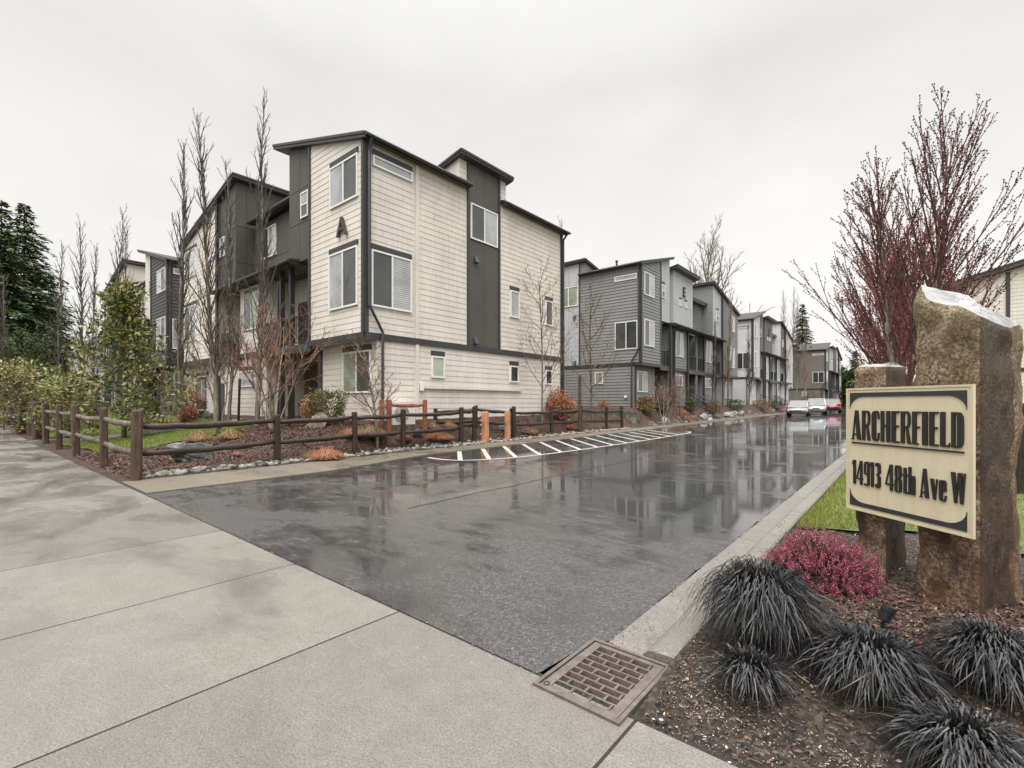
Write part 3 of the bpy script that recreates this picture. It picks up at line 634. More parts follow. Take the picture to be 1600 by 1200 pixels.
def block_e(org, label, pal, letter=None, detail=True):
    b = Block('townhouse_block', org, (0, 1), (1, 0), label, pal); b.flip = False
    p = pal; S = M[p['siding']]; PN = M[p['panel']]; h = p['header']; ex = p['expo']; flat = M[p['flat']]
    end_wall(b, 9.2)
    b.cores('wall', flat, [(0, 3.2, .46, 11.2, -1.5, 2.7), (3.2, 5.3, 1.7, 11.2, -1.5, 2.7), (5.3, 8.9, .35, 11.2, -1.5, 2.7), (8.9, 12.8, 1.7, 11.2, -1.5, 2.7), (12.8, 15.4, .35, 11.2, -1.5, 2.7), (15.4, 17.2, 1.7, 11.2, -1.5, 2.7), (17.2, 22.4, .46, 11.2, -1.5, 2.7),
        (0, 3.2, 0, 11.2, 2.7, 6.05), (3.2, 5.3, 1.2, 11.2, 2.7, 6.05), (5.3, 8.9, .25, 11.2, 2.7, 6.05), (8.9, 12.8, 1.4, 11.2, 2.7, 6.05), (12.8, 15.4, .25, 11.2, 2.7, 6.05), (15.4, 17.2, 1.2, 11.2, 2.7, 6.05), (17.2, 22.4, 0, 11.2, 2.7, 6.05)])
    b.cores('upper_wall', PN, [(3.2, 5.0, .1, 4.16, 6.05, 10.25, 10.7, 10.7, 10.25), (5.5, 9.5, 0, 5.0, 6.05, 10.1, 10.1, 9.0, 9.0), (14.8, 17.2, .05, 11.2, 6.05, 10.75, 10.2, 10.2, 10.75)])
    for q in ((0, 3.2, 0, 4.16, 6.05, 9.28, 10.14, 10.14, 9.28), (0, 5.0, 6.94, 11.2, 6.05, 9.28, 10.68, 10.68, 9.28), (0, 3.9, 4.16, 6.94, 6.05, 10.2, 9.42, 9.42, 10.2),
        (5.0, 14.8, 1.0, 10.0, 6.05, 8.88, 8.88, 11.0, 11.0), (17.2, 22.4, 0, 11.2, 6.05, 10.2, 9.0, 9.0, 10.2)): b.cores('tower_wall', flat, [q])
    b.siding(('F', 0), [(0, 2.9), (3.15, 2.9), (3.15, 10.1), (0, 9.28)], S, ex); b.siding(('F', -.46), [(0.06, -.7), (3.2, -.7), (3.2, 2.65), (0.06, 2.65)], S, ex)
    b.window(('F', 0), .45, 1.97, 7.35, 8.85, 'slide', ('pane_screen', 'pane_blind'), h); b.window(('F', 0), .45, 1.97, 4.0, 5.75, 'slide', ('pane_screen', 'pane_blind'), h)
    b.window(('F', -.46), .4, 1.9, .95, 2.35, 'slide', ('pane_dark', 'pane_green'), h)
    b.board('belt_band', M['trim'], ('F', 0), 0, 3.3, 2.69, 2.9, .075); b.board('corner_board', M['trim'], ('F', 0), -.02, .1, 2.9, 9.25, .072); b.board('corner_board', M['trim'], ('F', 0), 3.1, 3.2, 2.9, 10.1, .072)
    b.board('corner_board', M['trim'], ('F', -.46), 0.02, .18, -.9, 2.65, .08)
    b.panel(('F', -.1), [(3.22, 6.05), (5.0, 6.05), (5.0, 10.65), (3.22, 10.22)], PN, (4.1,), (7.4,)); b.window(('F', -.1), 3.49, 4.06, 7.7, 8.65, 'hung', ('pane_dark', 'pane_blind'), True)
    b.rail(('F', -.16), 3.3, 5.0, 2.88, 4.0); 
    for q in ((3.3, 5.28, .08, 1.18, 2.55, 2.86), (8.92, 12.78, .08, 1.38, 2.55, 2.86), (15.42, 17.18, .08, 1.18, 2.55, 2.86)): b.cores('balcony_floor', M['fascia'], [q])
    for a in (5.0, 5.45): b.cores('porch_post', M['trim'], [(a, a+.18, -.05, .13, -1.2, 6.0)])
    for a in (8.86, 10.8, 12.72): b.cores('porch_post', flat if a == 10.8 else M['trim'], [(a, a+.15, .1, .24, -1.2, 6.0)])
    # lettered box
    b.panel(('F', 0), [(5.5, 6.05), (9.5, 6.05), (9.5, 10.1), (5.5, 10.1)], PN, (6.1, 6.7, 7.3, 7.9, 8.5, 9.0), (7.6,))
    b.window(('F', 0), 6.65, 7.1, 7.6, 8.05, 'one', ('pane_blind',), True, .05); b.window(('F', 0), 7.75, 8.2, 7.6, 8.05, 'one', ('pane_blind',), True, .05)
    if letter: b.letter(letter, ('F', 0), 7.5, 8.4, .75)
    b.slab(5.2, 10.0, -.45, 5, 10.12, 10.12, 9.0, 9.0, .2); b.slab(4.9, 15.0, .55, 9.9, 8.9, 8.9, 11.0, 11.0, .2)
    b.siding(('F', -1.0), [(9.5, 6.05), (14.8, 6.05), (14.8, 8.85), (9.5, 8.85)], S, ex); b.siding(('E', 14.8), [(.05, 6.05), (5, 6.05), (5, 10.7), (.05, 10.7)], S, ex)
    b.window(('F', -1.0), 10.0, 11.7, 6.7, 8.15, 'slide', ('pane_green', 'pane_screen'), h)
    b.slab(9.6, 13.0, .2, 1.1, 8.6, 8.6, 8.9, 8.9, .16, 'canopy_roof')
    b.slab(4.95, 17.25, -.36, .6, 5.84, 5.84, 5.94, 5.94, .18, 'canopy_roof'); b.gutter([(4.95, -.44, 5.93), (17.25, -.44, 5.93)])
    b.spout([(5.9, -.44, 5.9), (5.55, -.1, 5.5), (5.55, -.1, -1)])
    b.panel(('F', -.05), [(14.82, 6.05), (17.2, 6.05), (17.2, 10.15), (14.82, 10.7)], PN, (15.6, 16.4), (7.4,)); b.window(('F', -.05), 15.7, 16.3, 7.6, 8.6, 'hung', ('pane_dark', 'pane_blind'), True)
    for a0, a1 in ((5.35, 8.86), (12.87, 15.4)):
        b.siding(('F', -.25), [(a0, 2.9), (a1, 2.9), (a1, 5.85), (a0, 5.85)], S, ex); b.siding(('F', -.35), [(a0, -.7), (a1, -.7), (a1, 2.65), (a0, 2.65)], S, ex)
        c = a0+(1.15 if a0 < 9 else .6)
        b.window(('F', -.25), c, c+1.6, 3.77, 5.7, 'slide', ('pane_dark', 'pane_green'), h); b.window(('F', -.35), c, c+1.65, 1.55, 2.4, 'one', ('pane_dark',), h)
        b.board('belt_band', M['trim'], ('F', -.25), a0, a1, 2.66, 2.9, .075)
    for a0, a1, w in ((8.9, 12.8, 1.4), (3.2, 5.3, 1.2), (15.4, 17.2, 1.2)):
        b.siding(('F', -w), [(a0, 2.9), (a1, 2.9), (a1, 5.85), (a0, 5.85)], S, ex)
        b.panel(('F', -1.7), [(a0, -1.0), (a1, -1.0), (a1, 2.65), (a0, 2.65)], M['brown_entry'] if a0 > 8 else S)
    b.rail(('F', -.16), 9.0, 10.78, 2.88, 4.0); b.rail(('F', -.16), 10.97, 12.7, 2.88, 4.0); b.rail(('F', -.16), 15.5, 17.15, 2.88, 4.0)
    for a in (9.3, 11.3): b.board('front_door', M['door'], ('F', -1.7), a, a+.95, -.5, 1.65, .07); b.board('balcony_door', M['door'], ('F', -1.4), a, a+.95, 2.95, 5.0, .07)
    b.board('front_door', M['door'], ('F', -1.7), 3.9, 4.85, -.5, 1.65, .07)
    if detail: b.steps(9.0, 10.6, .0, 4); b.steps(11.0, 12.6, .0, 4); b.steps(3.5, 5.0, .0, 4)
    b.siding(('F', 0), [(17.25, 2.9), (22.4, 2.9), (22.4, 9.0), (17.25, 10.15)], S, ex); b.siding(('F', -.46), [(17.2, -.7), (22.4, -.7), (22.4, 2.65), (17.2, 2.65)], S, ex)
    b.siding(('E', 17.2), [(0, 2.9), (1.2, 2.9), (1.2, 6.0), (0, 6.0)], S, ex); b.siding(('E', 12.8), [(.25, 2.9), (1.4, 2.9), (1.4, 5.9), (.25, 5.9)], S, ex); b.siding(('E', 5.3), [(.25, 2.9), (1.2, 2.9), (1.2, 5.9), (.25, 5.9)], S, ex)
    b.window(('F', 0), 19.7, 21.2, 7.2, 8.7, 'slide', ('pane_dark', 'pane_blind'), h); b.window(('F', 0), 19.7, 21.2, 3.66, 5.6, 'slide', ('pane_dark', 'pane_blind'), h); b.window(('F', -.46), 19.7, 21.2, .7, 2.3, 'slide', ('pane_dark', 'pane_green'), h)
    b.board('belt_band', M['trim'], ('F', 0), 17.2, 22.4, 2.69, 2.9, .075); b.board('corner_board', M['trim'], ('F', 0), 17.14, 17.3, 2.9, 10.1, .075)
    b.spout([(17.1, -.12, 10.0), (17.1, -.12, -1)])
    b.slab(14.5, 22.7, -.2, 11.5, 10.77, 8.97, 8.97, 10.77, .18)
    mb = MB(); mb.lathe([(.07, 0), (.07, .4), (.1, .4), (.1, .5)], *b.P(.9, -2.2, 9.6), 8); b.add(mb, 'roof_vent', M['trim'])
    return b

SS_, SB_ = ('pane_screen', 'pane_blind'), ('pane_blind', 'pane_screen')
palA = dict(siding='cream', panel='charcoal_panel', flat='cream_flat', header=True, expo=.205, wtrim=True, ridge=6.3, big=SS_, panwin=SS_)
palB = dict(lip=.034, siding='dark_siding', panel='cream_flat', flat='dark_siding', header=False, expo=.205, wtrim=False, ridge=6.3, big=SB_, panwin=SS_)
palE = dict(lip=.036, siding='grey_siding', panel='light_panel', flat='grey_siding', header=False, expo=.205, wtrim=False, ridge=5.25, big=('pane_dark', 'pane_screen'), panwin=('pane_green', 'pane_green'))
palJ = dict(lip=.04, siding='white_siding', panel='mid_panel', flat='white_siding', header=False, expo=.205, wtrim=False, ridge=5.25, big=('pane_screen', 'pane_dark'), panwin=SB_)
palK = dict(siding='brown_siding', panel='light_panel', flat='brown_siding', header=False, expo=.16, wtrim=False, ridge=5.25, big=('pane_dark', 'pane_dark'), panwin=SB_)
A = block_a((-13.5, 8.7, .9), 'cream townhouse block lettered A with charcoal panels, nearest the split rail fence', palA, 'A')
A.board('conduit', M['cream_flat'], ('E', 0), 2.25, 7.95, 1.13, 1.19, .1); A.board('conduit_box', M['white'], ('E', 0), 2.2, 2.32, 1.05, 1.32, .13)
B = block_a((-34.6, 8.7, 1.05), 'townhouse block with dark grey siding and cream upper panels behind the leafy magnolia', palB)
Eb = block_e((-13.5, 29.1, 1.3), 'mid grey townhouse block lettered E with pale panels along the drive', palE, 'E')
Eb.board('wall_light', M['white'], ('E', 0), .95, 1.12, .55, .72, .16)
J = block_e((-13.5, 57.6, 1.55), 'pale grey townhouse block lettered J with dark panel, beyond the mid grey block', palJ, 'J')
K = block_e((-10.9, 93.5, 1.1), 'brown grey shingled townhouse block far down the drive behind the parked cars', palK, None, False)
# cream block at the right, behind the maples
Rb = Block('townhouse_block', (1.9, 37.0, .5), (1, 0), (0, -1), 'cream townhouse block with sloping roof behind the red budded maples', palA)
Rb.cores('wall', M['cream_flat'], [(0, 11, 0, 14, -1.5, 7.6, 10.6, 10.6, 7.6)])
Rb.siding(('F', 0), [(0, -.6), (11, -.6), (11, 10.5), (0, 7.55)], M['cream'])
Rb.siding(('E', 0), [(0, -.6), (14, -.6), (14, 7.5), (0, 7.5)], M['cream'])
Rb.slab(-.5, 11.4, -.4, 14.3, 7.5, 10.7, 10.7, 7.5, .26)
Rb.board('corner_board', M['trim'], ('F', 0), -.02, .14, -.6, 7.5); Rb.board('corner_board', M['trim'], ('F', 0), 2.0, 2.16, -.6, 8.1); Rb.board('belt_band', M['trim'], ('F', 0), .14, 11, 2.7, 2.9, .07)
for u in (.5, 3.2, 6.0, 8.8):
    Rb.window(('F', 0), u, u+1.2, 3.8, 5.5, 'slide', SB_, False)
for w in (2, 6, 10): Rb.window(('E', 0), w, w+1.6, 3.6, 5.4, 'slide', SB_, False)
# small house at the far left
hx, hy = spot(108, 50)
Hs = Block('house', (hx, hy, 1.6), (-1, 0), (0, -1), 'low pale house with grey shingle hip roof behind the yellow shrubs', palA, 'house')
Hs.cores('wall', M['white_siding'], [(-2.5, 3.0, 0, 8, -1, 5.6), (3.0, 9.0, 1.5, 8, -1, 5.2)])
mb = MB()
def hip(a0, a1, w0, w1, z, zt, e=.5):
    q = [Hs.P(a0-e, -(w0-e), z), Hs.P(a1+e, -(w0-e), z), Hs.P(a1+e, -(w1+e), z), Hs.P(a0-e, -(w1+e), z)]
    m0, m1 = Hs.P(a0+1.0, -(w0+w1)/2, zt), Hs.P(a1-1.0, -(w0+w1)/2, zt)
    mb.mesh(q+[m0, m1], [(0, 1, 5, 4), (1, 2, 5), (2, 3, 4, 5), (3, 0, 4), (3, 2, 1, 0)])
hip(-2.5, 3.0, 0, 8, 5.6, 7.9); hip(3.1, 9, 1.5, 8, 5.2, 7.6)
Hs.add(mb, 'roof', plain('grey_shingle', (0.13, 0.13, 0.14), .8, .3, 4, .3))
Hs.board('corner_board', M['brown_entry'], ('F', 0), -2.5, -2.2, -1, 5.6); Hs.board('corner_board', M['brown_entry'], ('F', 0), 2.75, 3.0, -1, 5.6)
Hs.window(('F', 0), -1.6, -.2, 3.3, 5.0, 'slide', SB_, False); Hs.window(('F', 0), .6, 2.0, 3.3, 5.0, 'slide', SB_, False); Hs.window(('E', -2.5), 1.5, 3.0, 3.3, 5.0, 'slide', SB_, False)

# ------------------------------------------------------------------ ground, drive, walks
def ground_at(px, py, d0=1.5, d1=140):
    a, b = ray(px); D = d0; prev = None
    while D < d1:
        e = zat(py, D)-gz(a*D, b*D)
        if prev is not None and e <= 0: return a*D, b*D, gz(a*D, b*D), D
        prev = e; D += 0.02+D*0.002
    return a*D, b*D, gz(a*D, b*D), D
def sheet(name, mat, xs, ys, fn, keep=None, kind='structure', smooth=True):
    mb = MB(); idx = {}
    for i, x in enumerate(xs):
        for j, y in enumerate(ys):
            idx[i, j] = len(mb.v); mb.v.append((x, y, fn(x, y)))
    for i in range(len(xs)-1):
        for j in range(len(ys)-1):
            if keep and not keep((xs[i]+xs[i+1])/2, (ys[j]+ys[j+1])/2): continue
            mb.f.append((idx[i, j], idx[i+1, j], idx[i+1, j+1], idx[i, j+1])); mb.mi.append(0)
    return tag(mb.build(name, mat, smooth=smooth), name.replace('_', ' '), None, None, kind)
def lin(a, b, n): return [a+(b-a)*i/n for i in range(n+1)]
sheet('ground', M['far_ground'], [-400, -120, -70, 40, 120, 400], [-300, -60, -1.6, 0, 140, 500], lambda x, y: -.25)
# back road kerb side behind the camera stays as ground; the pavement slabs
JX = [3.6, 1.8, .4, -1.0, -2.83, -4.42, -6.23, -8.0, -9.9, -11.7, -13.5, -15.3, -17.1, -18.9, -20.7, -22.5, -24.3, -26.1, -27.9, -29.7, -31.5, -33.3, -35.1, -36.9, -38.7, -40.5, -42.3, -44.1, -47, -50, -54, -58, -62]
JX = [q for q in JX if q != -8.0]; JX.insert(7, -8.74)
def swz(x): return 0.012*max(0.0, -24.0-x)
mb = MB()
for i in range(len(JX)-1):
    x1, x0 = JX[i]-.008, JX[i+1]+.008
    for y0, y1 in ((-1.5, .285), (.3, 2.09)) if False else ((-1.5, 2.1),):
        c = .001
        a = [(x0, y0), (x1, y0), (x1, y1), (x0, y1)]; b = [(x0+c, y0+c), (x1-c, y0+c), (x1-c, y1-c), (x0+c, y1-c)]
        lo = [(x, y, -.08) for x, y in a]; md = [(x, y, swz(x)-.001) for x, y in a]; hi = [(x, y, swz(x)) for x, y in b]
        mb.mesh(lo+md+hi, [(0, 1, 5, 4), (1, 2, 6, 5), (2, 3, 7, 6), (3, 0, 4, 7), (4, 5, 9, 8), (5, 6, 10, 9), (6, 7, 11, 10), (7, 4, 8, 11), (8, 9, 10, 11)])
struct(mb, 'sidewalk', M['concrete'])
mb = MB(); mb.poly([(-24, -1.6, -.0025), (5, -1.6, -.0025), (5, 2.13, -.0025), (-24, 2.13, -.0025)]); struct(mb, 'joint_soil', M['seam'])
mb = MB(); mb.poly([(-70, -14, -.12), (30, -14, -.12), (30, -3.2, -.12), (-70, -3.2, -.12)]); struct(mb, 'street', M['asphalt'])
mb = MB(); mb.poly([(-70, -3.2, -.04), (30, -3.2, -.04), (30, -1.52, -.02), (-70, -1.52, -.02)]); struct(mb, 'planting_strip', M['turf'])
# asphalt drive
ys = lin(2.115, 12, 50)+lin(12.5, 110, 60)
GR = (-1.545, -1.04, 2.01, 2.645)              # drain grate
mb = MB()
for i in range(len(ys)-1):
    y0, y1 = ys[i], ys[i+1]
    r0 = -1.575 if y0 < 2.68 else -1.455; r1 = -1.575 if y1 < 2.68 else -1.455
    j0 = .012*math.sin(y0*23)+.01*math.sin(y0*61); j1 = .012*math.sin(y1*23)+.01*math.sin(y1*61)
    n = 8
    for k in range(n):
        f = lambda r, y, q: (edge_x(y)+(r-edge_x(y))*q/n, y, road_z(y))
        mb.mesh([f(r0+j0, y0, k), f(r0+j0, y0, k+1), f(r1+j1, y1, k+1), f(r1+j1, y1, k)], [(0, 1, 2, 3)])
struct(mb, 'drive', M['asphalt'])
mb = MB(); mb.box(-13, 12, 110, 140, -.5, .6); struct(mb, 'drive_end', M['asphalt'])
# concrete strip on the left of the drive, laid in slabs
mb = MB(); yj = [2.13, 5.2, 8.3, 11.4, 14.5, 17.6, 20.7, 23.8, 27, 30, 33, 36, 40, 44, 50, 56, 62, 70, 80, 90]
for i in range(len(yj)-1):
    sub = lin(yj[i]+.008, yj[i+1]-.008, 6)
    for k in range(6):
        y0, y1 = sub[k], sub[k+1]
        p = [(-11.42-.12*sm(3, 12, y0), y0), (edge_x(y0)-.006, y0), (edge_x(y1)-.006, y1), (-11.42-.12*sm(3, 12, y1), y1)]
        b = len(mb.v)
        mb.hexa([(x, y, road_z(y)-.08) for x, y in p]+[(x, y, road_z(y)+.022) for x, y in p])
struct(mb, 'concrete_strip', M['strip_concrete'])
# gutter pan and kerb on the right
mb = MB(); yk = [2.66, 5.6, 8.6, 11.6, 14.6, 17.6, 20.6, 24, 28, 32, 36, 40, 46, 52, 60, 70, 80, 90, 105]
kb = MB()
for i in range(len(yk)-1):
    y0, y1 = yk[i]+.005, yk[i+1]-.005
    mb.hexa([(x, y, road_z(y)-.1) for x, y in ((-1.452, y0), (-1.235, y0), (-1.235, y1), (-1.452, y1))]+[(x, y, road_z(y)+dz) for x, y, dz in ((-1.452, y0, .004), (-1.235, y0, -.012), (-1.235, y1, -.012), (-1.452, y1, .004))])
    pr = [(-1.225, -.1), (-1.222, .02), (-1.19, .085), (-1.165, .1), (-1.05, .103), (-1.03, .09), (-1.028, -.1)]
    s0 = .45 if i == 0 else 1.0
    kb.prism([(x, y0, road_z(y0)+z*(s0 if z > 0 else 1)) for x, z in pr], [(x, y1, road_z(y1)+z) for x, z in pr])
struct(mb, 'gutter_pan', M['kerb']); o = struct(kb, 'kerb', M['kerb'], fix=True)
# painted hatching
arc = [(-9.95, 8.35), (-9.3, 8.3), (-8.75, 8.55), (-8.25, 9.4), (-7.98, 10.7), (-7.85, 12.4), (-7.78, 14.5), (-7.76, 16.8), (-7.8, 19.5), (-7.9, 21.8), (-8.1, 22.9), (-8.5, 23.3)]
def strip2(mb, pts, w, dz=.004):
    L = []
    for i, (x, y) in enumerate(pts):
        a = pts[max(0, i-1)]; b = pts[min(len(pts)-1, i+1)]
        dx, dy = b[0]-a[0], b[1]-a[1]; l = math.hypot(dx, dy); nx, ny = -dy/l*w/2, dx/l*w/2
        L.append(((x+nx, y+ny), (x-nx, y-ny)))
    for i in range(len(L)-1):
        mb.mesh([(*L[i][0], road_z(L[i][0][1])+dz), (*L[i][1], road_z(L[i][1][1])+dz), (*L[i+1][1], road_z(L[i+1][1][1])+dz), (*L[i+1][0], road_z(L[i+1][0][1])+dz)], [(3, 2, 1, 0)])
def arc_hit(x0, y0, dx, dy):
    best = None
    for i in range(len(arc)-1):
        ax, ay = arc[i]; bx, by = arc[i+1]; ex, ey = bx-ax, by-ay
        den = dx*ey-dy*ex
        if abs(den) < 1e-6: continue
        t = ((ax-x0)*ey-(ay-y0)*ex)/den; u = ((ax-x0)*dy-(ay-y0)*dx)/den
        if t > 0.05 and 0 <= u <= 1 and (best is None or t < best): best = t
    return best
smooth_arc = []
for i in range(len(arc)-1):
    p0, p1, p2, p3 = arc[max(0, i-1)], arc[i], arc[i+1], arc[min(len(arc)-1, i+2)]
    for k in range(5):
        t = k/5; smooth_arc.append(tuple(.5*((2*p1[q])+(-p0[q]+p2[q])*t+(2*p0[q]-5*p1[q]+4*p2[q]-p3[q])*t*t+(-p0[q]+3*p1[q]-3*p2[q]+p3[q])*t**3) for q in (0, 1)))
smooth_arc.append(arc[-1])
mb = MB(); strip2(mb, smooth_arc, .11, .006)
struct(mb, 'hatch_outline_marking', M['paint'])
mb = MB()
for k in range(14):
    y0 = 9.95+k*1.02; t = arc_hit(-10.43, y0, 1, -.93)
    if t: strip2(mb, [(-10.43, y0), (-10.43+t-.03, y0-.93*(t-.03))], .125)
struct(mb, 'hatch_stripe_marking', M['paint'])
mb = MB(); q = rnd.random
pts = [(-5.47+.02*math.sin(y*3.1)+.015*math.sin(y*11), y) for y in lin(4.2, 60, 220)]
strip2(mb, pts, .022); struct(mb, 'drive_seam', M['seam'])

# planted ground
def yxs(): return lin(-70, -30, 40)[:-1]+lin(-30, -18, 40)[:-1]+lin(-18, -11.4, 66)
yys = lin(2.1, 10, 60)[:-1]+lin(10, 26.7, 70)[:-1]+lin(26.8, 60, 50)[:-1]+lin(60, 110, 20)
sheet('mulch_bed', M['mulch'], yxs(), yys, lambda x, y: yard(x, y)+(.02*math.sin(x*3.3)*math.sin(y*2.7)+.012*math.sin(x*9+y*7))*(1 if x < -11.9 else .3))
def path_d(x, y):      # distance to the front walk centre line
    ax, ay, bx, by = -25.6, 2.2, -20.2, 7.4
    t = max(0, min(1, ((x-ax)*(bx-ax)+(y-ay)*(by-ay))/((bx-ax)**2+(by-ay)**2)))
    return math.hypot(x-ax-t*(bx-ax), y-ay-t*(by-ay))
def lawn_in(x, y): return -58 < x < -17.9-.5*math.sin(y*.9)+.25*math.sin(y*2.3) and 2.75+.12*math.sin(x*.9) < y < 7.3+.3*math.sin(x*.7) and path_d(x, y) > .62
sheet('lawn_soil', M['turf'], lin(-58, -17.2, 300), lin(2.6, 7.7, 52), lambda x, y: yard(x, y)+.035, lawn_in)
mb = MB(); ax, ay, bx, by = -25.6, 2.13, -20.2, 7.4; n = 14
for i in range(n):
    P = []
    for t in (i/n+.002, (i+1)/n-.002): 
        x, y = ax+(bx-ax)*t, ay+(by-ay)*t
        P += [(x-.43, y+.42), (x+.43, y-.42)]
    mb.hexa([(x, y, yard(x, y)-.1) for x, y in (P[0], P[1], P[3], P[2])]+[(x, y, yard(x, y)+.055) for x, y in (P[0], P[1], P[3], P[2])])
struct(mb, 'front_walk', M['concrete'])
mb = MB(); P = [(-11.5, 23.9), (-11.5, 26.3), (-20, 26.3), (-20, 23.9)]
mb.hexa([(x, y, -.2) for x, y in P]+[(x, y, yard(x, y)+.03) for x, y in P]); struct(mb, 'side_path', M['asphalt'])
# right bed and lawn
rx = lin(-1.03, 3.5, 60)[:-1]+lin(3.5, 30, 20); ry = lin(2.09, 7.5, 66)[:-1]+lin(7.5, 40, 40)[:-1]+lin(40, 110, 14)
sheet('planting_bed', M['soil'], rx, ry, lambda x, y: verge(x, y)+(.012*math.sin(x*11)*math.sin(y*13)+.006*math.sin(x*29+y*17))*sm(-1, -.8, x)*sm(2.1, 2.5, y))
def lawn2(x, y): return x > -.99 and y > 6.15+.14*math.sin(x*3)+.45*sm(-1, 0, x)-.9*sm(.2, 1.2, x) and not (6.6 < x < 13 and y > 36)
sheet('verge_lawn_soil', M['turf'], lin(-1.0, 14, 100), lin(5.0, 36, 160), lambda x, y: verge(x, y)+.03, lawn2)

def grass(name, label, n, pick, zf, hmin, hmax, wd, seed):
    r = random.Random(seed); mb = MB()
    for _ in range(n):
        p = pick(r)
        if p is None: continue
        x, y = p; z = zf(x, y); a = r.uniform(0, 6.28); h = r.uniform(hmin, hmax); w_ = wd*r.uniform(.6, 1.3)
        tx, ty = r.uniform(-.6, .6)*h, r.uniform(-.6, .6)*h
        c, s = math.cos(a)*w_, math.sin(a)*w_
        mb.mesh([(x-c, y-s, z), (x+c, y+s, z), (x+tx, y+ty, z+h)], [(0, 1, 2)])
    return tag(mb.build(name, M['blades']), label, 'grass', None, 'stuff')
def pk1(r):
    x, y = -17.2-41*(r.random()**1.7), r.uniform(2.7, 7.6)
    return (x, y) if lawn_in(x, y) else None
grass('lawn_grass', 'short green lawn grass behind the split rail fence', 90000, pk1, lambda x, y: yard(x, y)+.03, .03, .075, .008, 1)
def pk2(r):
    x, y = -1.0+9*(r.random()**2), 5+22*(r.random()**2.2)
    return (x, y) if lawn2(x, y) else None
grass('verge_grass', 'bright green verge grass beside the kerb behind the sign', 100000, pk2, lambda x, y: verge(x, y)+.025, .025, .07, .005, 2)
def chips(name, label, mat, n, pick, zf, s0, s1, seed, cat='mulch'):
    r = random.Random(seed); mb = MB()
    for _ in range(n):
        p = pick(r)
        if p is None: continue
        x, y = p; z = zf(x, y)+r.uniform(0, .012); L = r.uniform(s0, s1); W = L*r.uniform(.25, .6)
        ax = Vector((r.gauss(0, 1), r.gauss(0, 1), r.gauss(0, .35))).normalized(); up = Vector((r.gauss(0, .35), r.gauss(0, .35), 1))
        bx = ax.cross(up).normalized(); c = Vector((x, y, z)); t = ax.cross(bx)*W*.3
        mb.mesh([c-ax*L, c+bx*W-t*.4, c+ax*L, c-bx*W-t*.4], [(0, 1, 2, 3)])
    return tag(mb.build(name, mat), label, cat, None, 'stuff')
def pk3(r):
    u = r.random()
    if u < .72: x, y = r.uniform(-18.3, -11.7), 2.3+6.3*r.random()
    else: x, y = r.uniform(-13.4, -11.9), r.uniform(8.5, 23.5)
    return None if lawn_in(x, y) else (x, y)
chips('bark_mulch', 'dark brown bark mulch of the bed behind the split rail fence', M['chips'], 26000, pk3, lambda x, y: yard(x, y)+.012, .018, .05, 3)
def pk4(r):
    x, y = -.98+3.2*r.random()**1.4, 2.12+4.1*r.random()
    return (x, y) if not lawn2(x, y) else None
chips('leaf_litter', 'wet soil crumbs and leaf litter in the bed under the sign', M['litter'], 26000, pk4, lambda x, y: verge(x, y)+.004, .004, .014, 4, 'litter')
def pk5(r):
    x, y = r.gauss(.25, .55), r.gauss(3.9, .5)
    return (x, y) if x > -.9 and 2.3 < y < 5.6 else None
chips('wood_chips', 'reddish wood chips at the foot of the stone columns', M['chips'], 7000, pk5, lambda x, y: verge(x, y)+.008, .006, .022, 5)
def pk6(r):
    k = r.random()
    if k < .5: return (-1.03+r.gauss(0, .03), r.uniform(2.7, 6))
    if k < .75: return (r.uniform(-9.6, 3), 2.105+r.gauss(0, .008))
    return (r.uniform(-1.45, -1.2), r.uniform(2.7, 5))if r.random() < .25 else (-1.46+r.gauss(0, .012), r.uniform(2.6, 9))
chips('kerb_debris', 'moss and twig debris lodged along the kerb and pavement joints', M['litter'], 2600, pk6, lambda x, y: (verge(x, y) if x > -1.02 and y > 2.12 else road_z(y)), .003, .012, 6, 'debris')

M['grit'] = leafy('pale_grit', [(0, (.16, .14, .12)), (.7, (.36, .33, .29)), (1, (.6, .57, .52))], .6, 0)
def pk7(r):
    k = r.random()
    x, y = (r.gauss(-.68, .16), r.gauss(2.42, .14)) if k < .6 else (r.gauss(-.1, .14), r.gauss(2.32, .07))
    return (x, y) if x > -.98 and y > 2.12 else None
chips('pale_grit', 'pale sandy grit washed over the soil at the pavement corner', M['grit'], 1500, pk7, lambda x, y: verge(x, y)+.003, .002, .007, 9, 'grit')
mb = MB(); r = random.Random(77)
for _ in range(260):
    x, y = -.95+2.6*r.random(), 2.15+3.2*r.random()**1.3; a = r.uniform(0, 6.28); L = r.uniform(.03, .11); z = verge(x, y)+.012
    mb.tube([(x, y, z), (x+math.cos(a)*L*.5, y+math.sin(a)*L*.5, z+r.uniform(0, .012)), (x+math.cos(a+.3)*L, y+math.sin(a+.3)*L, z)], .0013, 3)
tag(mb.build('twig_litter', M['litter']), 'thin dead twigs and straw scattered over the bed soil', 'litter', None, 'stuff')

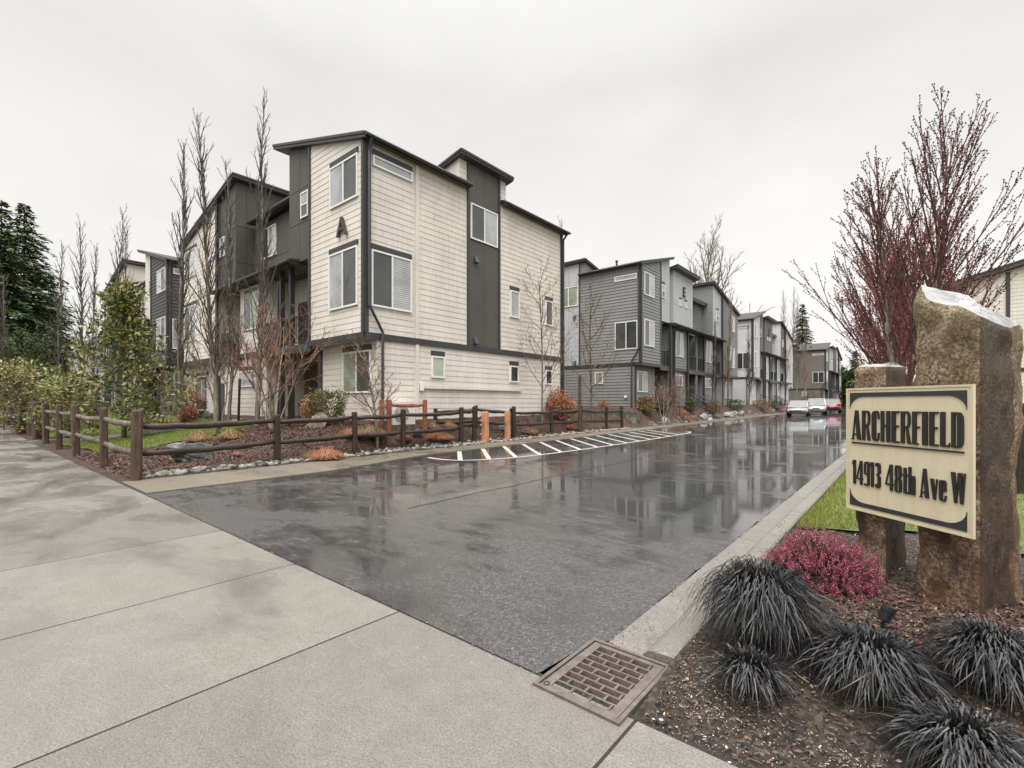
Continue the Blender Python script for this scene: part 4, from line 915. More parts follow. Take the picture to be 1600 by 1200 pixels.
# ------------------------------------------------------------------ stones
def stone_mesh(seed, sub=2, rough=.35, squash=.6):
    r = random.Random(seed); bm = bmesh.new(); bmesh.ops.create_icosphere(bm, subdivisions=sub, radius=1)
    ph = [(Vector((r.gauss(0, 1), r.gauss(0, 1), r.gauss(0, 1))), r.uniform(0, 6), r.uniform(.5, 1)) for _ in range(7)]
    cuts = [(Vector((r.gauss(0, 1), r.gauss(0, 1), r.gauss(0, .7))).normalized(), r.uniform(.5, .85)) for _ in range(7)]
    for v in bm.verts:
        n = v.co.normalized(); f = 1+rough*.16*sum(a*math.sin(n.dot(k)*2.2+p) for k, p, a in ph)+(rough*.07*sum(math.sin(n.dot(k)*7.3+p*2) for k, p, a in ph[:4]) if rough > .3 else 0)
        c = n*f
        if rough > .3:
            for k, l in cuts:
                e = c.dot(k)-l
                if e > 0: c = c-k*e*.85
        v.co = Vector((c.x, c.y*.85, c.z*squash))
    me = bpy.data.meshes.new('stone'); bm.to_mesh(me); bm.free()
    if rough <= .3: me.polygons.foreach_set('use_smooth', [True]*len(me.polygons))
    return me
CM = []
for i in range(8):
    for m in ('cobble_a', 'cobble_b', 'cobble_b', 'cobble_c', 'cobble_d') if i < 3 else ('cobble_a', 'cobble_b', 'cobble_c'):
        me = stone_mesh(100+i, 2, .3, .62); me.materials.append(M[m]); CM.append(me)
r = random.Random(21); y = 2.45; nc = 0
while y < 10.6 and nc < 250:
    me = r.choice(CM); o = bpy.data.objects.new('river_cobble', me); COL.objects.link(o)
    s = r.uniform(.032, .082)*(1.15 if y < 5 else 1); x = -11.52-.12*sm(3, 12, y)-r.random()**1.4*.42
    o.location = (x, y, max(yard(x, y), road_z(y)+.02)+s*.3); o.scale = (s*r.uniform(.95, 1.25), s, s*r.uniform(.9, 1.25)); o.rotation_euler = (r.uniform(-.3, .3), r.uniform(-.3, .3), r.uniform(0, 6.3))
    tag(o, 'rounded river cobble in the stone edging between the concrete strip and the dark fence', 'cobble', 'cobbles edging the drive bed'); nc += 1
    y += r.uniform(.012, .054)
def cobbles_stuff(name, label, n, pick, seed):
    r = random.Random(seed); mb = MB()
    base = [stone_mesh(200+i, 1, .3, .62) for i in range(5)]
    B = [([tuple(v.co) for v in m.vertices], [tuple(p.vertices) for p in m.polygons]) for m in base]
    for _ in range(n):
        x, y = pick(r); s = r.uniform(.025, .065); a = r.uniform(0, 6.3); c, q = math.cos(a), math.sin(a); vs, fs = r.choice(B)
        z = max(yard(x, y), road_z(y)+.02)+s*.25
        mb.mesh([(x+(c*p[0]-q*p[1])*s*1.3, y+(q*p[0]+c*p[1])*s*1.3, z+p[2]*s) for p in vs], fs, r.randrange(4))
    return tag(mb.build(name, [M['cobble_a'], M['cobble_b'], M['cobble_c'], M['cobble_d']], smooth=True), label, 'gravel', None, 'stuff')
cobbles_stuff('cobble_gravel', 'small river stones edging the drive further along', 900, lambda r: (-11.62-r.random()**1.5*.42, r.uniform(10.2, 24)), 5)
cobbles_stuff('bed_gravel', 'loose small stones at the foot of the raised beds along the grey block', 420, lambda r: (-11.55-r.random()*.7, r.uniform(27, 56)), 6)
def boulder(px, py, wpx, hpx, mat, label, seed, rough=.5):
    x, y, z, D = ground_at(px, py)
    me = stone_mesh(seed, 4, rough, 1.0); me.materials.append(M[mat])
    o = bpy.data.objects.new('boulder', me); COL.objects.link(o)
    w_ = wpx/F*D/1.75; h_ = hpx/F*D/1.55
    o.location = (x, y, z+h_*.40); o.scale = (w_, w_*.8, h_); o.rotation_euler = (0, 0, R(40+seed*17 % 60))
    return tag(o, label, 'boulder', 'landscape boulders')
boulder(297, 719, 58, 36, 'boulder', 'long jagged green grey boulder in the mulch nearest the corner fence post', 31, .9)
boulder(500, 668, 26, 24, 'boulder_brown', 'upright brown and grey boulder in front of the clipped green shrub', 32, .7)
boulder(482, 670, 15, 10, 'boulder_brown', 'small low tan boulder beside the upright brown one', 33)
boulder(232, 656, 22, 14, 'boulder', 'left dark boulder of the pair under the broadleaf tree', 34)
boulder(246, 658, 18, 12, 'boulder_pale', 'pale boulder of the pair under the broadleaf tree', 35)
boulder(326, 656, 14, 13, 'boulder', 'grey boulder behind the white aspen trunk', 36)
boulder(650, 683, 24, 14, 'boulder', 'slanted grey boulder between the rust heath clumps', 37)
boulder(578, 681, 34, 12, 'boulder', 'flat grey boulder under the small bare tree by the air conditioner', 38)
boulder(785, 672, 18, 10, 'boulder', 'low dark boulder behind the two orange posts', 39)
boulder(885, 658, 11, 8, 'boulder_pale', 'pale boulder beside the red orange bush', 40)
boulder(1039, 662, 14, 12, 'boulder_pale', 'rounded pale boulder at the end of the retaining wall', 41, .3)
for i, (px, py, w_, h_, m, d) in enumerate(((1084, 656, 13, 9, 'boulder', 'dark rock in the bed below the first stair of the grey block'), (1099, 655, 12, 9, 'boulder_pale', 'pale rock right of the dark rock in the front bed'),
        (1121, 654, 16, 10, 'boulder', 'broad dark rock below the red and green shrub'), (1136, 652, 15, 10, 'boulder_pale', 'bright pale rock in the middle of the front bed'), (1147, 650, 11, 11, 'boulder_pale', 'tall pale rock below the white trunked tree'),
        (1158, 648, 13, 8, 'boulder_pale', 'whitish rock at the far end of the front bed'), (1110, 658, 10, 7, 'boulder_pale', 'small pale rock nearest the drive in the front bed'), (1172, 648, 10, 7, 'boulder', 'dark rock beside the pale block'))):
    boulder(px, py, w_, h_, m, d, 50+i)
# retaining wall of stacked stone in front of the grey block
wl = thing('retaining_wall', (-15.5, 26.6, 0), 'low stacked stone retaining wall below the grey block', 'wall')
mb = MB(); r = random.Random(9)
for c in range(4):
    x = -20.0
    while x < -12.3-.5*c*0.6:
        L = r.uniform(.45, .9); zz = .05+c*.24
        mb.box(x, min(x+L-.015, -12.2-.3*c), 26.42+.05*c+r.uniform(-.02, .02), 26.8, zz-.1 if c == 0 else zz, zz+.232); x += L
mb.build('stone_course', M['boulder_brown'], wl)
mb = MB(); mb.box(-20, -12.4, 26.55, 26.85, -.2, 1.0); mb.build('backing', M['boulder'], wl)

# ------------------------------------------------------------------ fences
def post_mb(mb, x, y, z0, z1, w_, rot=0, lean=(0, 0), r=None):
    c, s = math.cos(rot), math.sin(rot); h = w_/2; ch = .22*w_
    ring = [(h-ch, -h), (h, -h+ch), (h, h-ch), (h-ch, h), (-h+ch, h), (-h, h-ch), (-h, -h+ch), (-h+ch, -h)]
    rows = [(z0-.25, 1.0), (z0+.3*(z1-z0), 1.02), (z0+.65*(z1-z0), .97), (z1-.05, 1.0), (z1-.012, .93), (z1, .7)]
    vs = []
    for z, k in rows:
        t = (z-z0)/(z1-z0)
        vs += [(x+(c*a-s*b)*k+lean[0]*t, y+(s*a+c*b)*k+lean[1]*t, z) for a, b in ring]
    n = 8; fs = [(i*n+j, i*n+(j+1) % n, (i+1)*n+(j+1) % n, (i+1)*n+j) for i in range(len(rows)-1) for j in range(n)]+[tuple(reversed(range(n))), tuple((len(rows)-1)*n+j for j in range(n))]
    mb.mesh(vs, fs)
def rail_mb(mb, p, q, r, w_=.05, h=.065):
    p, q = Vector(p), Vector(q); n = 9; d = (q-p); side = Vector((-d.y, d.x, 0)).normalized(); vs = []
    for i in range(n+1):
        t = i/n; c = p+d*t+Vector((0, 0, r.uniform(-.012, .012)-.03*math.sin(math.pi*t)))
        k = .72+.28*math.sin(math.pi*max(.05, min(.95, t))); a = w_*k*r.uniform(.85, 1.1); b = h*k*r.uniform(.88, 1.08)
        vs += [tuple(c+side*(a*x)+Vector((0, 0, b*z))) for x, z in ((-.8, -1), (.7, -.9), (1, .1), (.35, 1), (-.55, .95), (-1, .15))]
    fs = [(i*6+j, i*6+(j+1) % 6, (i+1)*6+(j+1) % 6, (i+1)*6+j) for i in range(n) for j in range(6)]+[(5, 4, 3, 2, 1, 0), tuple(n*6+j for j in range(6))]
    mb.mesh(vs, fs)
def fence(label, posts, rails, pm, rm, seed, loc=None):
    r = random.Random(seed); x, y, z0, z1 = posts[0][:4]
    t = thing('split_rail_fence', (x, y, z0), label, 'fence')
    for p in posts:
        mb = MB(); post_mb(mb, p[0], p[1], p[2], p[3], p[4], r.uniform(-.2, .2), (r.uniform(-.03, .03), r.uniform(-.03, .03))); mb.build('post', M[pm], t, smooth=False)
    for a, b, hs in rails:
        A_, B_ = posts[a], posts[b]
        for h in hs:
            mb = MB(); f = lambda P: (P[0], P[1], P[2]+h*(P[3]-P[2])+r.uniform(-.02, .02)); rail_mb(mb, f(A_), f(B_), r); mb.build('rail', M[rm], t, smooth=True)
    return t
HS = (.40, .80)
sp = [(-11.42, 2.36, 0.0, 1.37, .18), (-14.3, 2.36, .03, 1.40, .15), (-17.95, 2.36, .06, 1.46, .17), (-21.0, 2.36, .06, 1.47, .16), (-24.2, 2.36, .05, 1.5, .17)]
fence('weathered split rail fence along the sidewalk with its tall corner post, nearest the camera', sp, [(i, i+1, HS) for i in range(4)], 'post_wood', 'rail_wood', 1)
sp = [(-26.8, 2.36, .09, 1.55, .26), (-29.0, 2.36, .1, 1.53, .17), (-31.8, 2.36, .12, 1.57, .17), (-34.8, 2.36, .15, 1.6, .17), (-37.4, 2.36, .17, 1.65, .17), (-40.2, 2.36, .2, 1.7, .17), (-43.6, 2.36, .24, 1.75, .17), (-47.2, 2.36, .28, 1.78, .17)]
fence('far weathered split rail fence along the sidewalk, left of the gap at the front walk', sp, [(i, i+1, HS) for i in range(7)], 'post_wood', 'rail_wood', 2)
g_ = lambda x, y: yard(x, y)
dp = [(-11.5, 2.42, 0, 1.2, .06), (-11.95, 5.25, g_(-11.95, 5.2), 1.22, .14), (-11.97, 7.4, g_(-12, 7.4), 1.26, .13), (-11.97, 9.05, g_(-12, 9), 1.31, .14), (-11.97, 11.5, g_(-12, 11.5), 1.36, .145), (-11.97, 12.15, g_(-12, 12), 1.38, .13)]
fence('dark wet split rail fence along the left of the drive up to the orange posts', dp[1:]+[(-11.46, 2.42, 0.02, 1.2, .05)], [(5, 0, (.42, .86)), (0, 1, (.42, .86)), (1, 2, (.42, .86)), (2, 3, (.42, .86)), (3, 4, (.5, .9))], 'dark_wood', 'dark_wood', 3)
dp = [(-11.98, 14.4, g_(-12, 14.4), 1.38, .15), (-11.98, 16.95, g_(-12, 17), 1.38, .13), (-11.98, 19.3, g_(-12, 19.3), 1.40, .13), (-11.98, 21.8, g_(-12, 21.8), 1.32, .13), (-11.98, 23.5, g_(-12, 23.5), 1.36, .14)]
fence('dark split rail fence along the drive beyond the orange posts', dp, [(i, i+1, (.4, .8)) for i in range(4)], 'dark_wood', 'dark_wood', 4)
dp = [(-13.1, 11.3, .5, 1.32, .13), (-12.75, 13.0, .4, 1.42, .13), (-12.1, 14.3, .3, 1.3, .08)]
fence('short dark rail fence returning to the cream wall behind the orange posts', dp, [(0, 1, (.4, .85)), (1, 2, (.4, .85))], 'dark_wood', 'dark_wood', 5)
def single(name, label, cat, px, py, top, w_, X, mat, group=None):
    y, D = on_x(px, X); z0 = gz(X, y); mb = MB(); post_mb(mb, X, y, z0, zat(top, D), w_, .1); o = tag(mb.build(name, M[mat], org=(X, y, z0)), label, cat, group)
    return o
o1 = single('timber_post', 'fresh orange timber post with knots on its edge, nearer of two in the fence gap', 'post', 758, 690, 643, .24, -11.78, 'orange_wood', 'orange gate posts')
for k_, (dz, s_) in enumerate(((.95, .05), (.78, .06), (.62, .055), (.30, .05))):
    mb = MB(); px_, py_, pz_ = o1.location
    me = stone_mesh(300+k_, 2, .3, .9); me.materials.append(M['orange_wood']); kn = bpy.data.objects.new('knot', me); COL.objects.link(kn); kn.parent = o1; kn.location = (-.085, -.115, dz); kn.scale = (s_, s_, s_)
single('timber_post', 'fresh orange timber post, farther of two in the fence gap', 'post', 793, 688, 643, .2, -11.75, 'orange_wood', 'orange gate posts')
single('timber_stake', 'tall dark brown stake rising above the fence near the grey block', 'stake', 906, 674, 585, .13, -11.8, 'post_wood')
def stake(px, D, ztop, label, dx=.0):
    x, y = spot(px, D); z0 = gz(x, y); mb = MB(); mb.tube([(x, y, z0-.2), (x+dx, y, ztop)], .045, 6)
    tag(mb.build('tree_stake', M['dark_wood'], org=(x, y, z0)), label, 'stake', 'tree stakes')
stake(344, 16.5, 2.45, 'slanted brown tree stake just right of the white aspen trunk', -.12); stake(372, 16.8, 2.35, 'taller leaning brown tree stake left of the orange twigged maple', .15); stake(452, 15.5, 2.1, 'brown tree stake under the orange twigged maple')
# cedar guard and air conditioner
gx = thing('equipment_guard', (-12.75, 9.1, yard(-12.75, 9.1)), 'red cedar guard of three posts and a rail round the air conditioner', 'guard')
for x, y in ((-13.15, 9.1), (-12.75, 9.1), (-12.75, 10.55)):
    mb = MB(); post_mb(mb, x, y, .6, 1.62, .14); mb.build('post', M['red_wood'], gx)
for p, q in (((-13.15, 9.1, 1.44), (-12.75, 9.1, 1.44)), ((-12.75, 9.15, 1.44), (-12.75, 10.5, 1.44))):
    mb = MB(); rail_mb(mb, p, q, rnd, .05, .06); mb.build('rail', M['red_wood'], gx)
ac = thing('air_conditioner', (-13.2, 9.95, .72), 'white outdoor air conditioner unit with round fan grille against the cream wall', 'air conditioner')
mb = MB(); mb.box(-13.4, -13.08, 9.5, 10.4, .78, 1.5); mb.build('casing', M['white'], ac)
mb = MB()
for k in range(1, 7): mb.tube([(-13.06, 9.83+math.cos(a)*.05*k, 1.14+math.sin(a)*.05*k) for a in lin(0, 6.283, 24)], .006, 4)
for k in range(8): mb.tube([(-13.06, 9.83, 1.14), (-13.06, 9.83+.3*math.cos(k*.785), 1.14+.3*math.sin(k*.785))], .005, 3)
mb.build('fan_grille', M['white'], ac)
mb = MB(); mb.lathe([(.3, -13.078), (.3, -13.072)], 0, 9.83, 1.14, 24, 'x'); mb.build('fan_opening', plain('grey_fan', (.2, .2, .2), .5), ac)
mb = MB(); mb.box(-13.42, -13.06, 9.55, 9.65, .6, .78); mb.box(-13.42, -13.06, 10.25, 10.35, .6, .78); mb.build('foot', M['black_metal'], ac)
fence('dark rail fence at the right edge behind the stone columns', [(1.2, 10.2, .1, 1.5, .14), (3.8, 10.1, .1, 1.5, .14), (6.5, 10, .1, 1.5, .14)], [(0, 1, (.3, .88)), (1, 2, (.3, .88))], 'dark_wood', 'dark_wood', 8)

# ------------------------------------------------------------------ drain grate
gt = thing('storm_drain', ((GR[0]+GR[1])/2, (GR[2]+GR[3])/2, 0), 'rusty brown storm drain grate set in the concrete at the end of the kerb', 'drain')
M['iron'] = plain('rusty_cast_iron', (0.15, 0.124, 0.109), .45, .35, 14, .35, 90, .25)
M['iron_vane'] = plain('rusty_vane', (0.2, 0.135, 0.108), .55, .3, 9, .3, 60, .1)
x0, x1, y0, y1 = GR
def ringbox(mb, x0, x1, y0, y1, t, z0, z1):
    mb.box(x0, x1, y0, y0+t, z0, z1); mb.box(x0, x1, y1-t, y1, z0, z1); mb.box(x0, x0+t, y0+t, y1-t, z0, z1); mb.box(x1-t, x1, y0+t, y1-t, z0, z1)
mb = MB(); ringbox(mb, x0, x1, y0, y1, .022, -.2, .014); mb.build('frame', M['iron'], gt)
mb = MB(); gx0, gx1, gy0, gy1 = x0+.03, x1-.03, y0+.03, y1-.03
ringbox(mb, gx0, gx1, gy0, gy1, .03, -.045, .008)
ix0, ix1, iy0, iy1 = gx0+.03, gx1-.03, gy0+.03, gy1-.03
mb.box(ix0, ix0+.02, iy0, iy1, -.045, .0076); mb.box(ix1-.02, ix1, iy0, iy1, -.045, .0076); ix0 += .02; ix1 -= .02
nr = 9; ph_ = (iy1-iy0)/nr; vn = MB()
for k in range(nr):
    ya = iy0+k*ph_
    if k: mb.box(ix0, ix1, ya-.005, ya+.005, -.045, .0072)
    off = (.0, .055)[k % 2]; xx = ix0-(.11-off)
    while xx < ix1:
        if ix0+.012 < xx < ix1-.012: mb.box(xx-.006, xx+.006, ya+.0065 if k else ya, ya+ph_-.0065, -.045, .0068)
        xx += .11
    vn.hexa([(ix0, ya+.001, -.05), (ix1, ya+.001, -.05), (ix1, ya+ph_*.86, -.052), (ix0, ya+ph_*.86, -.052), (ix0, ya+.001, -.002), (ix1, ya+.001, -.002), (ix1, ya+ph_*.86, -.02), (ix0, ya+ph_*.86, -.02)])
mb.build('grate', M['iron'], gt); vn.build('vane', M['iron_vane'], gt)
mb = MB(); mb.lathe([(.018, .0), (.018, .011), (.012, .011), (.012, .006)], x0+.055, y0+.05, 0, 14); mb.build('bolt', M['black_metal'], gt)
mb = MB(); mb.box(x0+.02, x1-.02, y0+.02, y1-.02, -.5, -.3); mb.build('pit_floor', M['joint'], gt)

# ------------------------------------------------------------------ entrance sign and stone columns
PB = Vector((-.40, 4.63, 0)); E1 = Vector((.765, -.643, 0)); NN = Vector((.643, .765, 0))
def on_panel(px, off):              # where a sight line meets the plane "off" metres behind the sign face
    a, b = ray(px); d = Vector((a, b, 0)); t = (PB.dot(NN)+off)/d.dot(NN); return d*t
def basalt(name, label, foot, zb, top, seed):
    """foot: polygon, top: height per corner"""
    r = random.Random(seed); n = len(foot); S = 12; name_curve = seed == 3
    ring = []
    for i in range(n):
        for k in range(S):
            t = k/S; p = foot[i].lerp(foot[(i+1) % n], t); h = top[i]+(top[(i+1) % n]-top[i])*t; ring.append((p, h, k == 0))
    c = sum(foot, Vector())/n; rows = 52; bm = bmesh.new(); V = []
    ph = [(r.uniform(2, 9), r.uniform(2, 9), r.uniform(0, 6)) for _ in range(8)]
    for j in range(rows+1):
        row = []
        for i, (p, h, corner) in enumerate(ring):
            if name_curve and j == rows or name_curve: h = h-.05*math.sin(math.pi*max(0, min(1, (p-foot[0]).dot(E1)/max(.01, (foot[2]-foot[0]).dot(E1)))))
            z = zb+(h-zb)*j/rows; u = i*.35
            nv = Vector((p.x*2.6+seed*7, p.y*2.6, z*2.1)); b_ = .05*mnoise.noise(nv)+.028*mnoise.noise(nv*2.7)+.012*mnoise.noise(nv*6.5)-.012
            if corner: b_ -= .012
            d = (p-c).normalized()
            if j == rows: b_ -= .022
            row.append(bm.verts.new((p.x+d.x*b_, p.y+d.y*b_, z)))
        V.append(row)
    m = len(ring)
    for j in range(rows):
        for i in range(m): bm.faces.new((V[j][i], V[j][(i+1) % m], V[j+1][(i+1) % m], V[j+1][i])).smooth = True; bm.faces.ensure_lookup_table(); bm.faces[-1].material_index = 2 if S <= i < 2*S else 0  # second side face takes the basalt multiplied darker, with less lichen
    tt = sum(h for _, h, _ in ring)/m
    prev = V[-1]
    for k in (.75, .4):
        cur = [bm.verts.new((c.x+(v.co.x-c.x)*k, c.y+(v.co.y-c.y)*k, tt+(v.co.z-tt)*k+.012+r.uniform(-.006, .006))) for v in V[-1]]
        for i in range(m):
            f = bm.faces.new((prev[i], prev[(i+1) % m], cur[(i+1) % m], cur[i])); f.material_index = 1
        prev = cur
    f = bm.faces.new(prev); f.material_index = 1
    bmesh.ops.recalc_face_normals(bm, faces=bm.faces)
    me = bpy.data.meshes.new(name); o3 = Vector((c.x, c.y, zb)); bmesh.ops.translate(bm, vec=-o3, verts=bm.verts); bm.to_mesh(me); bm.free()
    me.materials.append(M['basalt']); me.materials.append(M['cut_stone']); me.materials.append(M['basalt_dark'])
    o = bpy.data.objects.new(name, me); COL.objects.link(o); o.location = o3
    return tag(o, label, 'stone column')
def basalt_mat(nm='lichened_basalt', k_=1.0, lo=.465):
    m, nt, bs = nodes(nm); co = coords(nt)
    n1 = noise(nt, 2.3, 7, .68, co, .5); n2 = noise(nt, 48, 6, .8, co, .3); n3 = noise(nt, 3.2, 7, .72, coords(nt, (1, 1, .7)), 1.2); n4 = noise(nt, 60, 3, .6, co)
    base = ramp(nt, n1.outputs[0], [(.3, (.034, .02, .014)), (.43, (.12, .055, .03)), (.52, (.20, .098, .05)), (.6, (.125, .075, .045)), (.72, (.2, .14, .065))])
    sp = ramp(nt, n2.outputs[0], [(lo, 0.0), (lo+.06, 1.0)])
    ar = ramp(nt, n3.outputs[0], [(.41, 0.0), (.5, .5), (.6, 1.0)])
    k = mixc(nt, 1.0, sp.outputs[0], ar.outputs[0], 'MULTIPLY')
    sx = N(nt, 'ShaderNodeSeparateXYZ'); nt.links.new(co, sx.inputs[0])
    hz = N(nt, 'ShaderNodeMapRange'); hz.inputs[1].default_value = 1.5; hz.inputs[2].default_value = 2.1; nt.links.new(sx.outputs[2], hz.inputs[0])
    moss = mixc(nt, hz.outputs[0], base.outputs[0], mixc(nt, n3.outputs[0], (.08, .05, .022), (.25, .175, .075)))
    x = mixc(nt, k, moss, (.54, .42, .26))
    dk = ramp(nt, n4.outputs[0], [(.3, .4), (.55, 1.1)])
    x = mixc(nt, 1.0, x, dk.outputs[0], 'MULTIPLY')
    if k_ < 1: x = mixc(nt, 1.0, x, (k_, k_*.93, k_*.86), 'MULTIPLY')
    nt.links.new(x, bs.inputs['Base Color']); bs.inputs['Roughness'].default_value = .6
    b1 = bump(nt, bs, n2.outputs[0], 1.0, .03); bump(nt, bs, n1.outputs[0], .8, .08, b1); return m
M['basalt'] = basalt_mat(); M['basalt_dark'] = basalt_mat('dark_basalt', .4, .5); M['cut_stone'] = rock('cut_grey_stone', (.22, .22, .22), (.36, .36, .36), (.5, .49, .48), 5)
P0, P1 = on_panel(1424, .055), on_panel(1531, .05)
d2 = Vector((*ray(1592), 0)); P2 = d2*((P1.length/ d2.length)+.34)
P3 = P0+NN*.42+E1*.05; P2b = P2+NN*.16-E1*.08
zc = lambda px, py, p: EYE-(py-CY)/F*(p.x*-SS+p.y*CC)
def zq(p):
    dd = -SS*p.x+CC*p.y; px = CX+(p.x*CC+p.y*SS)/dd*F
    return zat(433+(px-1445)*.42, dd)
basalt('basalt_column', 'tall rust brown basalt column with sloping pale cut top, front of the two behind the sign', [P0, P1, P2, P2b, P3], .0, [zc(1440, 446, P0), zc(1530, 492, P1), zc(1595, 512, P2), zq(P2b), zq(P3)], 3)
Q0, Q1 = on_panel(1334, .05), on_panel(1384, .05)
Q2 = Vector((*ray(1419), 0))*(3.93/ (1)) if False else Vector((*spot(1419, 4.0), 0)); Q3 = Q0+NN*.38+E1*.02
basalt('basalt_column', 'shorter dark basalt column with flat top at the left behind the sign', [Q0, Q1, Q2, Q3], .0, [zc(1334, 573, Q0), zc(1384, 572, Q1), zc(1419, 574, Q2), zc(1350, 568, Q3)], 4)
W_, H0, H1 = .902, .667, 1.617
sg = thing('entrance_sign', tuple(PB+Vector((0, 0, H0))), 'cream entrance sign board with raised black lettering mounted on the basalt columns', 'sign')
def SP(u, z, out): return PB+E1*u+Vector((0, 0, z))-NN*out
M['sign_cream'] = weathered_siding('sign_cream', (.68, .59, .41), .09); M['sign_black'] = plain('sign_black', (.016, .015, .014), .4, .3, 6)
M['sign_band'] = plain('sign_band', (.032, .031, .032), .35, .3, 60)
mb = MB(); mb.hexa([SP(u, z, o) for z in (H0, H1) for u, o in ((0, 0), (W_, 0), (W_, -.014), (0, -.014))]); mb.build('board', M['sign_cream'], sg, fix=True)
mb = MB(); e_ = .014
for u0, u1, z0, z1 in ((0, W_, H0, H0+e_), (0, W_, H1-e_, H1), (0, e_, H0+e_, H1-e_), (W_-e_, W_, H0+e_, H1-e_)): mb.hexa([SP(u, z, o) for z in (z0, z1) for u, o in ((u0, .0005), (u1, .0005), (u1, .004), (u0, .004))])
mb.build('rim', M['sign_cream'], sg, fix=True)
def band(top):
    # dark band with the lower corners rounded inwards
    m_, t_, rr, dp_ = .036, .05, .12, .20
    u0, u1 = m_, W_-m_; out = [(u0, 0.0), (u1, 0.0), (u1, dp_)]
    lower = [(u1, dp_)]+[(u1-rr+rr*math.cos(a)-.0, t_+(dp_-t_)*(1-math.sin(a))) for a in lin(.15, math.pi/2, 10)]
    left = [(u0+u1-u, v) for u, v in reversed(lower)]
    prof = [(u0, 0), (u1, 0)]+lower+left
    f = (lambda v: H1-m_-v*.62) if top else (lambda v: H0+m_+v*.62)
    mb = MB(); n = len(lower)
    mid = (u0+u1)/2
    for side in (lower, [(u0+u1-u, v) for u, v in lower]):
        for i in range(n-1):
            a, b = side[i], side[i+1]
            mb.prism([SP(a[0], f(0), .0005), SP(a[0], f(a[1]), .0005), SP(b[0], f(b[1]), .0005), SP(b[0], f(0), .0005)], [SP(a[0], f(0), .006), SP(a[0], f(a[1]), .006), SP(b[0], f(b[1]), .006), SP(b[0], f(0), .006)])
        a = side[-1]; mb.prism([SP(a[0], f(0), .0005), SP(a[0], f(a[1]), .0005), SP(mid, f(t_), .0005), SP(mid, f(0), .0005)], [SP(a[0], f(0), .006), SP(a[0], f(a[1]), .006), SP(mid, f(t_), .006), SP(mid, f(0), .006)])
    mb.build('corner_band', M['sign_band'], sg, fix=True)
band(True); band(False)
